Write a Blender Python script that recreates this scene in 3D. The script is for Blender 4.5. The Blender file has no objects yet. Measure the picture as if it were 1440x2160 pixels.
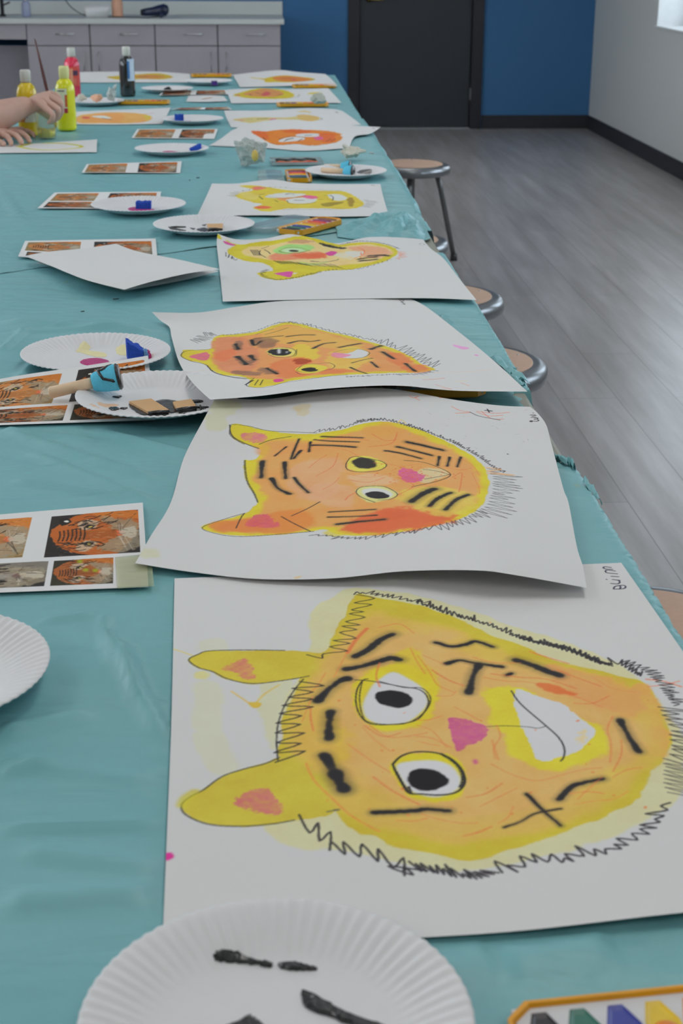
import bpy, bmesh, math, random
import numpy as np
from mathutils import Vector, Matrix, Euler
random.seed(7)
PI = math.pi
SC = bpy.context.scene
COL = SC.collection

# ---------------------------------------------------------------- camera
FPX, YAW, PITCH, ROLL = 3100.0, 0.05594603804091237, 0.3662679428289131, 0.005
CAM = np.array([0.0, 0.0, 1.35])
_F = np.array([math.sin(YAW)*math.cos(PITCH), math.cos(YAW)*math.cos(PITCH), -math.sin(PITCH)])
_X0 = np.array([math.cos(YAW), -math.sin(YAW), 0.0]); _U0 = np.cross(_X0, _F)
_X = math.cos(ROLL)*_X0 + math.sin(ROLL)*_U0
_U = -math.sin(ROLL)*_X0 + math.cos(ROLL)*_U0
cd = bpy.data.cameras.new('camera'); cam = bpy.data.objects.new('camera', cd); COL.objects.link(cam)
m = Matrix.Identity(4)
for i in range(3):
    m[i][0] = _X[i]; m[i][1] = _U[i]; m[i][2] = -_F[i]; m[i][3] = CAM[i]
cam.matrix_world = m
cd.sensor_fit = 'VERTICAL'; cd.sensor_height = 24.0; cd.lens = 24.0*FPX/2160.0
cd.clip_start = 0.05; cd.clip_end = 60
cd.dof.use_dof = True; cd.dof.focus_distance = 1.92; cd.dof.aperture_fstop = 8.5
SC.camera = cam

# ---------------------------------------------------------------- light
SC.view_settings.view_transform = 'Standard'; SC.view_settings.look = 'None'
SC.view_settings.gamma = 1.0; SC.view_settings.use_curve_mapping = False
SC.view_settings.exposure = -1.30
W = bpy.data.worlds.new('sky'); SC.world = W; W.use_nodes = True
nt = W.node_tree; bg = nt.nodes['Background']
bg.inputs[0].default_value = (0.80, 0.90, 1.0, 1); bg.inputs[1].default_value = 8.5

def area(name, loc, rot, sx, sy, power, color=(1, 1, 1)):
    l = bpy.data.lights.new(name, 'AREA'); l.shape = 'RECTANGLE'; l.size = sx; l.size_y = sy
    l.energy = power; l.color = color
    o = bpy.data.objects.new(name, l); COL.objects.link(o); o.location = loc; o.rotation_euler = rot
    return o
XR, YB, XL, YF, ZC = 2.655, 12.08, -4.2, -3.0, 2.9
for yy, pw in ((-0.9, 31), (1.8, 27), (4.7, 19), (7.5, 19), (10.1, 11)):
    for xx in (-2.4, 0.6):
        area('ceiling_light', (xx, yy, ZC-0.03), (0, 0, 0), 0.6, 1.2, pw, (1.0, 0.965, 0.94))
# daylight through the windows of the right-hand wall
for y0, y1 in ((8.3, 10.2), (5.4, 7.3), (2.5, 4.4)):
    area('daylight', (XR+0.32, (y0+y1)/2, 1.7), (0, math.radians(90), 0), 1.5, 1.8, (42 if y0 > 8 else 30) if y0 > 5 else 20, (0.86, 0.93, 1.0))
area('daylight', (-4.0, 5.0, 1.75), (0, math.radians(-90), 0), 1.4, 6.0, 30, (0.88, 0.94, 1.0))

# ---------------------------------------------------------------- photo geometry helpers
def ray(u, v): return _F + _X*(u-720)/FPX - _U*(v-1080)/FPX
TZ = 0.75
def at(u, v, z=TZ):
    r = ray(u, v); t = (z-CAM[2])/r[2]; return CAM + r*t
def atY(u, v, Y):
    r = ray(u, v); return CAM + r*((Y-CAM[1])/r[1])
def atX(u, v, X):
    r = ray(u, v); return CAM + r*((X-CAM[0])/r[0])
def project(P):
    d = P-CAM; z = d@_F
    return 720+FPX*(d@_X)/z, 1080-FPX*(d@_U)/z

# ---------------------------------------------------------------- colour and materials
def lin(c):
    c = np.asarray(c, float)/255.0
    return np.where(c <= 0.04045, c/12.92, ((c+0.055)/1.055)**2.4)
def alb(c, g=0.62):
    a = lin(c)/g; a = a*min(1.0, 0.86/max(a))
    return tuple(float(x) for x in a)
MATS = {}
def mat(name, color, rough=0.5, metal=0.0, var=0.06, scale=30.0, bump=0.0, spec=0.5, trans=0.0, sub=0.0, coat=0.0, alpha=1.0, sheen=0):
    if name in MATS: return MATS[name]
    m = bpy.data.materials.new(name); m.use_nodes = True; t = m.node_tree; N = t.nodes; L = t.links
    b = N['Principled BSDF']
    tc = N.new('ShaderNodeTexCoord'); nz = N.new('ShaderNodeTexNoise'); nz.inputs['Scale'].default_value = scale
    nz.inputs['Detail'].default_value = 4
    L.new(tc.outputs['Object'], nz.inputs['Vector'])
    mx = N.new('ShaderNodeMix'); mx.data_type = 'RGBA'
    c = np.array(color[:3])
    mx.inputs[6].default_value = (*(c*(1-var)), 1); mx.inputs[7].default_value = (*np.minimum(c*(1+var), 1), 1)
    L.new(nz.outputs['Fac'], mx.inputs[0]); L.new(mx.outputs[2], b.inputs['Base Color'])
    b.inputs['Roughness'].default_value = rough; b.inputs['Metallic'].default_value = metal
    b.inputs['Specular IOR Level'].default_value = spec; b.inputs['Transmission Weight'].default_value = trans
    b.inputs['Subsurface Weight'].default_value = sub; b.inputs['Subsurface Radius'].default_value = (0.01, 0.005, 0.003)
    b.inputs['Coat Weight'].default_value = coat; b.inputs['Alpha'].default_value = alpha
    if bump:
        bp = N.new('ShaderNodeBump'); bp.inputs['Strength'].default_value = bump; bp.inputs['Distance'].default_value = 0.002
        L.new(nz.outputs['Fac'], bp.inputs['Height']); L.new(bp.outputs[0], b.inputs['Normal'])
    MATS[name] = m
    return m
def mat_attr(name, rough=0.7, bump=0.06, scale=900, trans=0.12):
    """sheet whose pigment is stored on its own surface (brush and crayon marks)"""
    if name in MATS: return MATS[name]
    m = bpy.data.materials.new(name); m.use_nodes = True; t = m.node_tree; N = t.nodes; L = t.links
    b = N['Principled BSDF']; a = N.new('ShaderNodeAttribute'); a.attribute_name = 'pigment'
    tc = N.new('ShaderNodeTexCoord'); nz = N.new('ShaderNodeTexNoise'); nz.inputs['Scale'].default_value = scale
    L.new(tc.outputs['Object'], nz.inputs['Vector'])
    mx = N.new('ShaderNodeMix'); mx.data_type = 'RGBA'; mx.blend_type = 'MULTIPLY'; mx.inputs[0].default_value = 0.05
    L.new(a.outputs['Color'], mx.inputs[6]); L.new(nz.outputs['Color'], mx.inputs[7])
    L.new(mx.outputs[2], b.inputs['Base Color'])
    b.inputs['Roughness'].default_value = rough; b.inputs['Specular IOR Level'].default_value = 0.3
    bp = N.new('ShaderNodeBump'); bp.inputs['Strength'].default_value = bump; bp.inputs['Distance'].default_value = 0.001
    L.new(nz.outputs['Fac'], bp.inputs['Height']); L.new(bp.outputs[0], b.inputs['Normal'])
    MATS[name] = m
    return m

# ---------------------------------------------------------------- object helpers
def tag(o, label=None, cat=None, group=None, kind=None):
    if label: o['label'] = label
    if cat: o['category'] = cat
    if group: o['group'] = group
    if kind: o['kind'] = kind
    return o
def empty(name, loc=(0, 0, 0), rz=0.0, label=None, cat=None, group=None):
    o = bpy.data.objects.new(name, None); COL.objects.link(o); o.location = tuple(loc); o.rotation_euler = (0, 0, rz)
    o.empty_display_size = 0.05
    return tag(o, label, cat, group)
def link(name, me, m, parent=None, smooth=True):
    o = bpy.data.objects.new(name, me); COL.objects.link(o)
    if m is not None:
        for x in (m if isinstance(m, (list, tuple)) else [m]): me.materials.append(x)
    if smooth and len(me.polygons): me.polygons.foreach_set('use_smooth', [True]*len(me.polygons))
    if parent is not None: o.parent = parent
    return o
def ob(name, bm, m, parent=None, smooth=False):
    me = bpy.data.meshes.new(name); bmesh.ops.recalc_face_normals(bm, faces=bm.faces[:]); bm.to_mesh(me); bm.free()
    return link(name, me, m, parent, smooth)
def box(bm, c, s, rz=0.0, bev=0.0, seg=2, rot=None):
    r = bmesh.ops.create_cube(bm, size=1.0); vs = r['verts']
    M = Matrix.Translation(Vector(c)) @ ((rot.to_matrix().to_4x4()) if rot else Matrix.Rotation(rz, 4, 'Z')) @ Matrix.Diagonal((s[0], s[1], s[2], 1))
    bmesh.ops.transform(bm, matrix=M, verts=vs)
    if bev:
        es = list({e for v in vs for e in v.link_edges})
        bmesh.ops.bevel(bm, geom=es, offset=bev, segments=seg, profile=0.6, affect='EDGES', clamp_overlap=True)
def boxo(name, c, s, m, parent=None, bev=0.0, rz=0.0):
    bm = bmesh.new(); box(bm, c, s, rz, bev); return ob(name, bm, m, parent)
def tube(bm, pts, rad, n=12, caps=True):
    pts = [Vector(p) for p in pts]
    if not isinstance(rad, (list, tuple)): rad = [rad]*len(pts)
    rings = []; ref = None
    for i, p in enumerate(pts):
        d = (pts[min(i+1, len(pts)-1)]-pts[max(i-1, 0)]).normalized()
        if ref is None: ref = Vector((0, 0, 1)) if abs(d.z) < 0.9 else Vector((1, 0, 0))
        a = d.cross(ref).normalized(); b = d.cross(a).normalized(); ref = -b if False else ref
        rings.append([bm.verts.new(p+(a*math.cos(2*PI*k/n)+b*math.sin(2*PI*k/n))*rad[i]) for k in range(n)])
    for r0, r1 in zip(rings, rings[1:]):
        for k in range(n): bm.faces.new((r0[k], r0[(k+1) % n], r1[(k+1) % n], r1[k]))
    if caps:
        bm.faces.new(rings[0][::-1]); bm.faces.new(rings[-1])
def lathe(bm, prof, n=48, c=(0, 0, 0), fn=None):
    rings = []
    for j, (r, z) in enumerate(prof):
        if r < 1e-6: rings.append([bm.verts.new((c[0], c[1], c[2]+z))]); continue
        ring = []
        for k in range(n):
            th = 2*PI*k/n; rr, zz = (r, z) if fn is None else fn(r, z, th)
            ring.append(bm.verts.new((c[0]+rr*math.cos(th), c[1]+rr*math.sin(th), c[2]+zz)))
        rings.append(ring)
    for a, b in zip(rings, rings[1:]):
        for k in range(n):
            k2 = (k+1) % n
            if len(a) == 1 and len(b) == 1: continue
            if len(a) == 1: bm.faces.new((a[0], b[k2], b[k]))
            elif len(b) == 1: bm.faces.new((a[k], a[k2], b[0]))
            else: bm.faces.new((a[k], a[k2], b[k2], b[k]))
def prism(bm, pts, z0, z1):
    a = [bm.verts.new((p[0], p[1], z0)) for p in pts]; b = [bm.verts.new((p[0], p[1], z1)) for p in pts]
    n = len(pts)
    bm.faces.new(a[::-1]); bm.faces.new(b)
    for k in range(n): bm.faces.new((a[k], a[(k+1) % n], b[(k+1) % n], b[k]))
def grid_mesh(name, P, col=None):
    """P: (ny,nx,3) world points -> mesh, built straight from arrays"""
    ny, nx = P.shape[:2]; me = bpy.data.meshes.new(name)
    nv = nx*ny; nf = (nx-1)*(ny-1)
    me.vertices.add(nv); me.vertices.foreach_set('co', P.reshape(-1).astype(np.float32))
    i = np.arange(ny-1)[:, None]*nx+np.arange(nx-1)[None, :]
    q = np.stack([i+nx, i+nx+1, i+1, i], -1).reshape(-1)
    me.loops.add(nf*4); me.loops.foreach_set('vertex_index', q.astype(np.int32))
    me.polygons.add(nf); me.polygons.foreach_set('loop_start', np.arange(0, nf*4, 4, dtype=np.int32))
    me.polygons.foreach_set('loop_total', np.full(nf, 4, np.int32))
    me.update(calc_edges=True)
    if col is not None:
        a = me.color_attributes.new('pigment', 'FLOAT_COLOR', 'POINT')
        c = np.ones((nv, 4), np.float32); c[:, :3] = col.reshape(-1, 3); a.data.foreach_set('color', c.reshape(-1))
    me.polygons.foreach_set('use_smooth', np.ones(nf, bool))
    return me
def vnoise(ny, nx, cell, seed=0, cellx=None):
    """smooth value noise in 0..1"""
    rg = np.random.RandomState(seed); cx = cellx or cell
    gy = int(ny/cell)+3; gx = int(nx/cx)+3; g = rg.rand(gy, gx)
    y = np.arange(ny)/cell; x = np.arange(nx)/cx
    yi = y.astype(int); xi = x.astype(int); fy = y-yi; fx = x-xi
    fy = (fy*fy*(3-2*fy))[:, None]; fx = (fx*fx*(3-2*fx))[None, :]
    a = g[yi][:, xi]; b = g[yi][:, xi+1]; c = g[yi+1][:, xi]; d = g[yi+1][:, xi+1]
    return (a*(1-fx)+b*fx)*(1-fy)+(c*(1-fx)+d*fx)*fy
def fbm(ny, nx, cell, seed=0, oct=4, cellx=None):
    s = 0; w = 0; a = 1.0
    for k in range(oct):
        s = s+a*vnoise(ny, nx, max(1.5, cell/2**k), seed+k*13, None if cellx is None else max(1.5, cellx/2**k)); w += a; a *= 0.55
    return s/w
def catmull(pts, n=6, closed=False):
    P = [np.array(p, float) for p in pts]
    if len(P) < 3 and not closed: return P
    out = []; m = len(P)
    rng = range(m) if closed else range(m-1)
    for i in rng:
        if closed: p0, p1, p2, p3 = P[i-1], P[i], P[(i+1) % m], P[(i+2) % m]
        else: p0, p1, p2, p3 = P[max(i-1, 0)], P[i], P[i+1], P[min(i+2, m-1)]
        for k in range(n):
            t = k/n
            out.append(0.5*((2*p1)+(-p0+p2)*t+(2*p0-5*p1+4*p2-p3)*t*t+(-p0+3*p1-3*p2+p3)*t**3))
    if not closed: out.append(P[-1])
    return out

# ---------------------------------------------------------------- sheets of paper that carry paint
def boxblur(a, r):
    r = int(max(0, round(r)))
    if r < 1: return a
    for ax in (0, 1):
        pad = [(0, 0), (0, 0)]; pad[ax] = (r+1, r)
        c = np.cumsum(np.pad(a, pad, mode='edge'), axis=ax); n = a.shape[ax]
        lo = np.take(c, np.arange(0, n), axis=ax); hi = np.take(c, np.arange(2*r+1, 2*r+1+n), axis=ax)
        a = (hi-lo)/(2*r+1)
    return a
class Sheet:
    def __init__(s, top, right, bottom, left, step=1.0, white=(184, 182, 184), z=0.0025, bulge=None, seed=1, hl=0.80):
        """each edge: photo-traced table points (u, v, height above the cloth in m); TL>TR, TR>BR, BL>BR, TL>BL"""
        s.white = np.array(white, float); s.seed = seed; s.hl = hl
        def curve(e):
            P = np.array(catmull([at(u, v, TZ+z+h) for (u, v, h) in e], 10))
            d = np.r_[0, np.cumsum(np.linalg.norm(np.diff(P, axis=0), axis=1))]
            return P, d
        T, R_, B, Lf = [curve(e) for e in (top, right, bottom, left)]
        s.W = (T[1][-1]+B[1][-1])/2*1000; s.L = (R_[1][-1]+Lf[1][-1])/2*1000
        s.step = step; s.nx = int(s.W/step)+2; s.ny = int(s.L/step)+2
        def samp(c, n):
            P, d = c; t = np.linspace(0, d[-1], n)
            return np.stack([np.interp(t, d, P[:, k]) for k in range(3)], -1)
        t, b, l, r = samp(T, s.nx), samp(B, s.nx), samp(Lf, s.ny), samp(R_, s.ny)
        u = np.linspace(0, 1, s.nx)[None, :, None]; v = np.linspace(0, 1, s.ny)[:, None, None]
        s.P = (1-v)*t[None]+v*b[None]+(1-u)*l[:, None]+u*r[:, None] \
            - ((1-u)*(1-v)*t[0]+u*(1-v)*t[-1]+(1-u)*v*b[0]+u*v*b[-1])
        if bulge is not None:
            s.P[..., 2] += bulge(u[..., 0], v[..., 0])
        s.P[..., 2] = np.maximum(s.P[..., 2], TZ+z*0.8)
        s.U, s.V = project(s.P)
        s.k = max(1, int(4/step)); s.Us = s.U[::s.k, ::s.k]; s.Vs = s.V[::s.k, ::s.k]
        s.img = np.ones((s.ny, s.nx, 3))*s.white
        s.T = (0, 0, 1.0)
    def crop(s, ox, oy, sc): s.T = (ox, oy, sc)
    def loc(s, p):
        """photo point -> (col,row) on the sheet"""
        u = s.T[0]+p[0]*s.T[2]; v = s.T[1]+p[1]*s.T[2]
        i = np.argmin((s.Us-u)**2+(s.Vs-v)**2); r, c = divmod(i, s.Us.shape[1]); r *= s.k; c *= s.k
        r1 = min(r, s.ny-2); c1 = min(c, s.nx-2)
        a = np.array([[s.U[r1, c1+1]-s.U[r1, c1], s.U[r1+1, c1]-s.U[r1, c1]], [s.V[r1, c1+1]-s.V[r1, c1], s.V[r1+1, c1]-s.V[r1, c1]]])
        try: d = np.linalg.solve(a, [u-s.U[r1, c1], v-s.V[r1, c1]])
        except Exception: d = np.zeros(2)
        d = np.clip(d, -4*s.k, 4*s.k)
        return np.array([c1+d[0], r1+d[1]])
    def blend(s, y0, y1, x0, x1, a, color):
        v = s.img[y0:y1, x0:x1]; a = np.clip(a, 0, 1)[..., None]
        s.img[y0:y1, x0:x1] = v*(1-a)+np.asarray(color, float)*a
    def fillraw(s, Q, color, soft=1.5, rough=0.0, alpha=1.0, cell=14, tex=0.0, seed=None):
        Q = np.array(Q); pad = int(soft*3/s.step)+6+int(rough*10/s.step)
        x0 = max(0, int(Q[:, 0].min())-pad); x1 = min(s.nx, int(Q[:, 0].max())+pad+1)
        y0 = max(0, int(Q[:, 1].min())-pad); y1 = min(s.ny, int(Q[:, 1].max())+pad+1)
        if x1-x0 < 2 or y1-y0 < 2: return
        X = np.arange(x0, x1)[None, :]; Y = np.arange(y0, y1)[:, None]
        mk = np.zeros((y1-y0, x1-x0), bool)
        for a, b in zip(Q, np.roll(Q, -1, axis=0)):
            if a[1] == b[1]: continue
            lo, hi = min(a[1], b[1]), max(a[1], b[1])
            r0 = max(0, int(math.ceil(lo-y0))); r1 = min(y1-y0, int(math.ceil(hi-y0)))
            if r1 <= r0: continue
            yy = Y[r0:r1]; xi = a[0]+(yy-a[1])*(b[0]-a[0])/(b[1]-a[1])
            mk[r0:r1] ^= (X < xi)
        m = mk.astype(float); r = soft/s.step
        m = boxblur(boxblur(m, r*0.6), r*0.6)
        sd = s.seed*31+len(Q) if seed is None else seed
        if rough:
            n = fbm(y1-y0, x1-x0, cell/s.step, sd, 4)-0.5
            rr = max(soft*0.6, rough*4)/s.step; m2 = boxblur(boxblur(mk.astype(float), rr), rr)
            m = m2+n*2.6*4*m2*(1-m2); k = min(5.0, max(1.0, rough*7/max(.3, soft)))
            m = np.clip((m-0.5)*k+0.5, 0, 1); m = m*m*(3-2*m)
        if tex:
            m = m*(1-tex*fbm(y1-y0, x1-x0, cell/s.step, sd+5, 4)*1.4)
        s.blend(y0, y1, x0, x1, m*alpha, color)
    def fill(s, pts, color, soft=1.5, rough=0.0, alpha=1.0, smooth=True, **k):
        Q = [s.loc(p) for p in pts]
        if smooth and len(Q) > 3: Q = catmull(Q, 4, True)
        s.fillraw(Q, color, soft, rough, alpha, **k)
    def lineraw(s, Q, color, w=1.0, soft=0.4, alpha=1.0, dry=0.0, ends=None):
        """Q raster points, w mm wide; ends=(w0,w1) gives a taper"""
        Q = np.array(Q); n = len(Q); ws = np.full(n, w/2/s.step) if ends is None else np.linspace(ends[0], ends[1], n)/2/s.step
        sf = max(0.5, soft/s.step); pad = int(ws.max()+sf+2)
        x0 = max(0, int(Q[:, 0].min())-pad); x1 = min(s.nx, int(Q[:, 0].max())+pad+2)
        y0 = max(0, int(Q[:, 1].min())-pad); y1 = min(s.ny, int(Q[:, 1].max())+pad+2)
        if x1-x0 < 2 or y1-y0 < 2: return
        A = np.zeros((y1-y0, x1-x0))
        for i in range(n-1):
            a, b = Q[i], Q[i+1]
            bx0 = max(x0, int(min(a[0], b[0]))-pad); bx1 = min(x1, int(max(a[0], b[0]))+pad+2)
            by0 = max(y0, int(min(a[1], b[1]))-pad); by1 = min(y1, int(max(a[1], b[1]))+pad+2)
            if bx1 <= bx0 or by1 <= by0: continue
            X = np.arange(bx0, bx1)[None, :]; Y = np.arange(by0, by1)[:, None]
            d = b-a; L2 = max(1e-6, d@d); t = np.clip(((X-a[0])*d[0]+(Y-a[1])*d[1])/L2, 0, 1)
            dist = np.sqrt((X-a[0]-t*d[0])**2+(Y-a[1]-t*d[1])**2); r = ws[i]*(1-t)+ws[i+1]*t
            al = np.clip((r+sf-dist)/(2*sf)+0.0, 0, 1); al = al*al*(3-2*al)
            v = A[by0-y0:by1-y0, bx0-x0:bx1-x0]; np.maximum(v, al, out=v)
        if dry: A *= 1-dry*(vnoise(y1-y0, x1-x0, max(1.2, 1.4/s.step), int(Q[0, 0])) > 0.5)
        s.blend(y0, y1, x0, x1, A*alpha, color)
    def line(s, pts, color=(38, 36, 40), w=1.0, soft=0.4, alpha=1.0, dry=0.0, ends=None, smooth=True):
        Q = [s.loc(p) for p in pts]
        if smooth and len(Q) > 2: Q = catmull(Q, 5)
        s.lineraw(Q, color, w, soft, alpha, dry, ends)
    def stripe(s, pts, w=7, c=(34, 33, 36)):
        """ink stripe: wet core of uneven width with a feathered edge, heavier at one end"""
        Q = [s.loc(p) for p in pts]; rg = random.Random(int(Q[0][0]*7+Q[0][1]))
        Q = catmull(Q, 8) if len(Q) > 2 else [Q[0]+(Q[1]-Q[0])*k/10 for k in range(11)]
        j = w*0.05/s.step; Q = [q+np.array([rg.uniform(-j, j), rg.uniform(-j, j)]) for q in Q]
        s.lineraw(Q, (96, 82, 54), w*1.25, w*0.6, 0.5)
        n = len(Q); h0 = rg.uniform(.8, 1.15); h1 = rg.uniform(.55, 1.1); ph = rg.uniform(0, 6)
        for i in range(n-1):
            t = i/(n-1); k = 0.50+0.13*math.sin(t*6+ph)+max(0, h0*(1-t*3.2))*.26+max(0, h1*(1-(1-t)*3.2))*.20
            s.lineraw([Q[i], Q[i+1]], c, w*k, w*0.2, 0.88)
    def fur(s, pts, amp=9, gap=5, w=1.1, color=(40, 38, 42), side=1, seed=0, dry=0.15, lean=0.3, wob=0.55):
        """zigzag pencil fur along a contour, in mm"""
        rg = random.Random(seed); Q = np.array(catmull([s.loc(p) for p in pts], 8))
        d = np.r_[0, np.cumsum(np.linalg.norm(np.diff(Q, axis=0), axis=1))]
        t = 0.0; out = []; k = 0
        while t < d[-1]:
            p = np.array([np.interp(t, d, Q[:, 0]), np.interp(t, d, Q[:, 1])])
            q = np.array([np.interp(min(t+2, d[-1]), d, Q[:, 0]), np.interp(min(t+2, d[-1]), d, Q[:, 1])])
            tg = q-p; tg = tg/(np.linalg.norm(tg)+1e-6) if np.linalg.norm(tg) > 1e-6 else np.array([1, 0])
            nn = np.array([tg[1], -tg[0]])*side
            a = (amp*(1+wob*(rg.random()-.5)*2) if k % 2 else amp*0.1*(rg.random()-.5))/s.step
            out.append(p+nn*a+tg*(lean*a if k % 2 else 0))
            t += gap/2*(1+wob*(rg.random()-.5)*1.6)/s.step; k += 1
        if len(out) > 2: s.lineraw(catmull(out, 3), color, w, 0.35, 0.95, dry)
    def hatch(s, quad, n, color=(40, 38, 42), w=1.0, seed=0, jit=3, alpha=0.9):
        rg = random.Random(seed); a, b, c, d = [s.loc(p) for p in quad]
        for i in range(n):
            t = (i+rg.random()*.6)/n; j = lambda: np.array([rg.uniform(-jit, jit), rg.uniform(-jit, jit)])/s.step
            s.lineraw([a+(b-a)*t+j(), d+(c-d)*t+j()], color, w, 0.3, alpha)
    def build(s, name, label=None, cat='painting', group=None, parent=None, mname='painted_paper', thick=True):
        c = lin(s.img)/lin(s.white)*s.hl
        pig = np.clip(np.abs(s.img-s.white).max(-1)/60.0, 0, 1)
        n = (fbm(s.ny, s.nx, 26/s.step, s.seed+300, 5)-.5)*.34+(vnoise(s.ny, s.nx, max(1.2, 2.2/s.step), s.seed+301)-.5)*.07
        c = c*(1+(n*pig)[..., None]*np.array([.35, .7, 1.1]))*(1-pig[..., None]*np.array([.10, .14, .10]))
        c = np.clip(c, 0.004, 0.95)
        org = s.P[s.ny//2, s.nx//2].copy(); 
        if parent is not None: org = np.array(parent.location)
        me = grid_mesh(name, s.P-org, c)
        o = link(name, me, mat_attr(mname), parent, smooth=False)
        if parent is None: o.location = tuple(org)
        if label: tag(o, label, cat, group)
        return o

# ================================================================ the room
def wall_mat(name, c, var=0.03):
    return mat(name, c, 0.75, var=var, scale=140, bump=0.12, spec=0.25)
M_BLUE = wall_mat('blue_paint', alb((52, 88, 124), 0.50)); M_WHITEW = wall_mat('pale_grey_paint', alb((188, 190, 188), 0.70))
M_CEIL = wall_mat('ceiling_white', (0.78, 0.78, 0.76)); M_BASE = mat('black_rubber_base', alb((33, 33, 37), 0.5), 0.5, scale=20)
def floor_material():
    m = bpy.data.materials.new('grey_wood_plank_floor'); m.use_nodes = True; t = m.node_tree; N = t.nodes; L = t.links
    b = N['Principled BSDF']; tc = N.new('ShaderNodeTexCoord')
    rot = N.new('ShaderNodeMapping'); rot.inputs['Rotation'].default_value = (0, 0, PI/2)
    L.new(tc.outputs['Object'], rot.inputs['Vector'])
    br = N.new('ShaderNodeTexBrick'); br.inputs['Scale'].default_value = 1.0; br.inputs['Brick Width'].default_value = 1.5
    br.inputs['Row Height'].default_value = 0.19; br.inputs['Mortar Size'].default_value = 0.0016; br.inputs['Mortar Smooth'].default_value = 0.4
    br.offset = 0.37
    br.inputs['Color1'].default_value = (0.385, 0.36, 0.35, 1); br.inputs['Color2'].default_value = (0.465, 0.435, 0.422, 1); br.inputs['Mortar'].default_value = (0.18, 0.165, 0.155, 1)
    L.new(rot.outputs[0], br.inputs['Vector'])
    mp = N.new('ShaderNodeMapping'); mp.inputs['Scale'].default_value = (14, 1.1, 1); L.new(tc.outputs['Object'], mp.inputs['Vector'])
    nz = N.new('ShaderNodeTexNoise'); nz.inputs['Scale'].default_value = 1.0; nz.inputs['Detail'].default_value = 8; nz.inputs['Roughness'].default_value = 0.6
    L.new(mp.outputs[0], nz.inputs['Vector'])
    rp = N.new('ShaderNodeValToRGB'); rp.color_ramp.elements[0].position = 0.36; rp.color_ramp.elements[0].color = (0.66, 0.62, 0.59, 1)
    rp.color_ramp.elements[1].position = 0.66; rp.color_ramp.elements[1].color = (1.25, 1.25, 1.28, 1)
    L.new(nz.outputs['Fac'], rp.inputs[0])
    mx = N.new('ShaderNodeMix'); mx.data_type = 'RGBA'; mx.blend_type = 'MULTIPLY'; mx.inputs[0].default_value = 0.62
    L.new(br.outputs['Color'], mx.inputs[6]); L.new(rp.outputs[0], mx.inputs[7]); L.new(mx.outputs[2], b.inputs['Base Color'])
    b.inputs['Roughness'].default_value = 0.30; b.inputs['Specular IOR Level'].default_value = 0.85
    bp = N.new('ShaderNodeBump'); bp.inputs['Strength'].default_value = 0.08; bp.inputs['Distance'].default_value = 0.002
    L.new(nz.outputs['Fac'], bp.inputs['Height']); L.new(bp.outputs[0], b.inputs['Normal'])
    return m
def struct(name, bm, m, smooth=False, parent=None):
    o = ob(name, bm, m, parent, smooth)
    if parent is None: o['kind'] = 'structure'
    return o
T = 0.3
bm = bmesh.new(); box(bm, ((XL+XR)/2, (YF+YB)/2, -0.05), (XR-XL+2*T, YB-YF+2*T, 0.1)); struct('floor', bm, floor_material())
bm = bmesh.new(); box(bm, ((XL+XR)/2, (YF+YB)/2, ZC+0.05), (XR-XL+2*T, YB-YF+2*T, 0.1)); struct('ceiling', bm, M_CEIL)
def wall_open(name, axis, pos, lo, hi, holes, m, outward):
    """wall slab with rectangular openings; axis 'x': plane x=pos running along y"""
    bm = bmesh.new(); cuts = sorted(holes); a = lo
    def piece(p, q, z0, z1):
        c = (p+q)/2; s = q-p
        if axis == 'x': box(bm, (pos+outward*T/2, c, (z0+z1)/2), (T, s, z1-z0))
        else: box(bm, (c, pos+outward*T/2, (z0+z1)/2), (s, T, z1-z0))
    for (p, q, z0, z1) in cuts:
        piece(a, p, 0, ZC)
        if z0 > 0: piece(p, q, 0, z0)
        piece(p, q, z1, ZC); a = q
    piece(a, hi, 0, ZC)
    return struct(name, bm, m)
WZ0 = 0.868
WINS = [(8.2, 10.17), (5.3, 7.27), (2.4, 4.37)]
wall_open('wall_right', 'x', XR, YF, YB, [(a, b, WZ0, 2.4) for a, b in WINS], M_WHITEW, 1)
DX0, DX1, DZ = 0.80, 1.685, 2.06
wall_open('wall_back', 'y', YB, XL, XR, [(DX0-0.015, DX1+0.015, 0, DZ+0.015)], M_BLUE, 1)
wall_open('wall_left', 'x', XL, YF, YB, [(2.0, 8.0, 1.0, 2.45)], M_WHITEW, -1)
bm = bmesh.new(); box(bm, ((XL+XR)/2, YF-T/2, ZC/2), (XR-XL, T, ZC)); struct('wall_front', bm, M_WHITEW)
# baseboards
BH = 0.105
bm = bmesh.new(); box(bm, ((DX1+0.10+XR)/2, YB-0.006, BH/2), (XR-DX1-0.10, 0.012, BH), bev=0.003); box(bm, ((XL+DX0-0.10)/2, YB-0.006, BH/2), (DX0-0.10-XL, 0.012, BH), bev=0.003)
struct('baseboard_back', bm, M_BASE)
bm = bmesh.new(); box(bm, (XR-0.006, (YF+YB)/2, BH/2), (0.012, YB-YF-0.03, BH), bev=0.003); struct('baseboard_right', bm, M_BASE)
bm = bmesh.new(); box(bm, (XL+0.006, (YF+YB)/2, BH/2), (0.012, YB-YF-0.03, BH), bev=0.003); struct('baseboard_left', bm, M_BASE)
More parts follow.
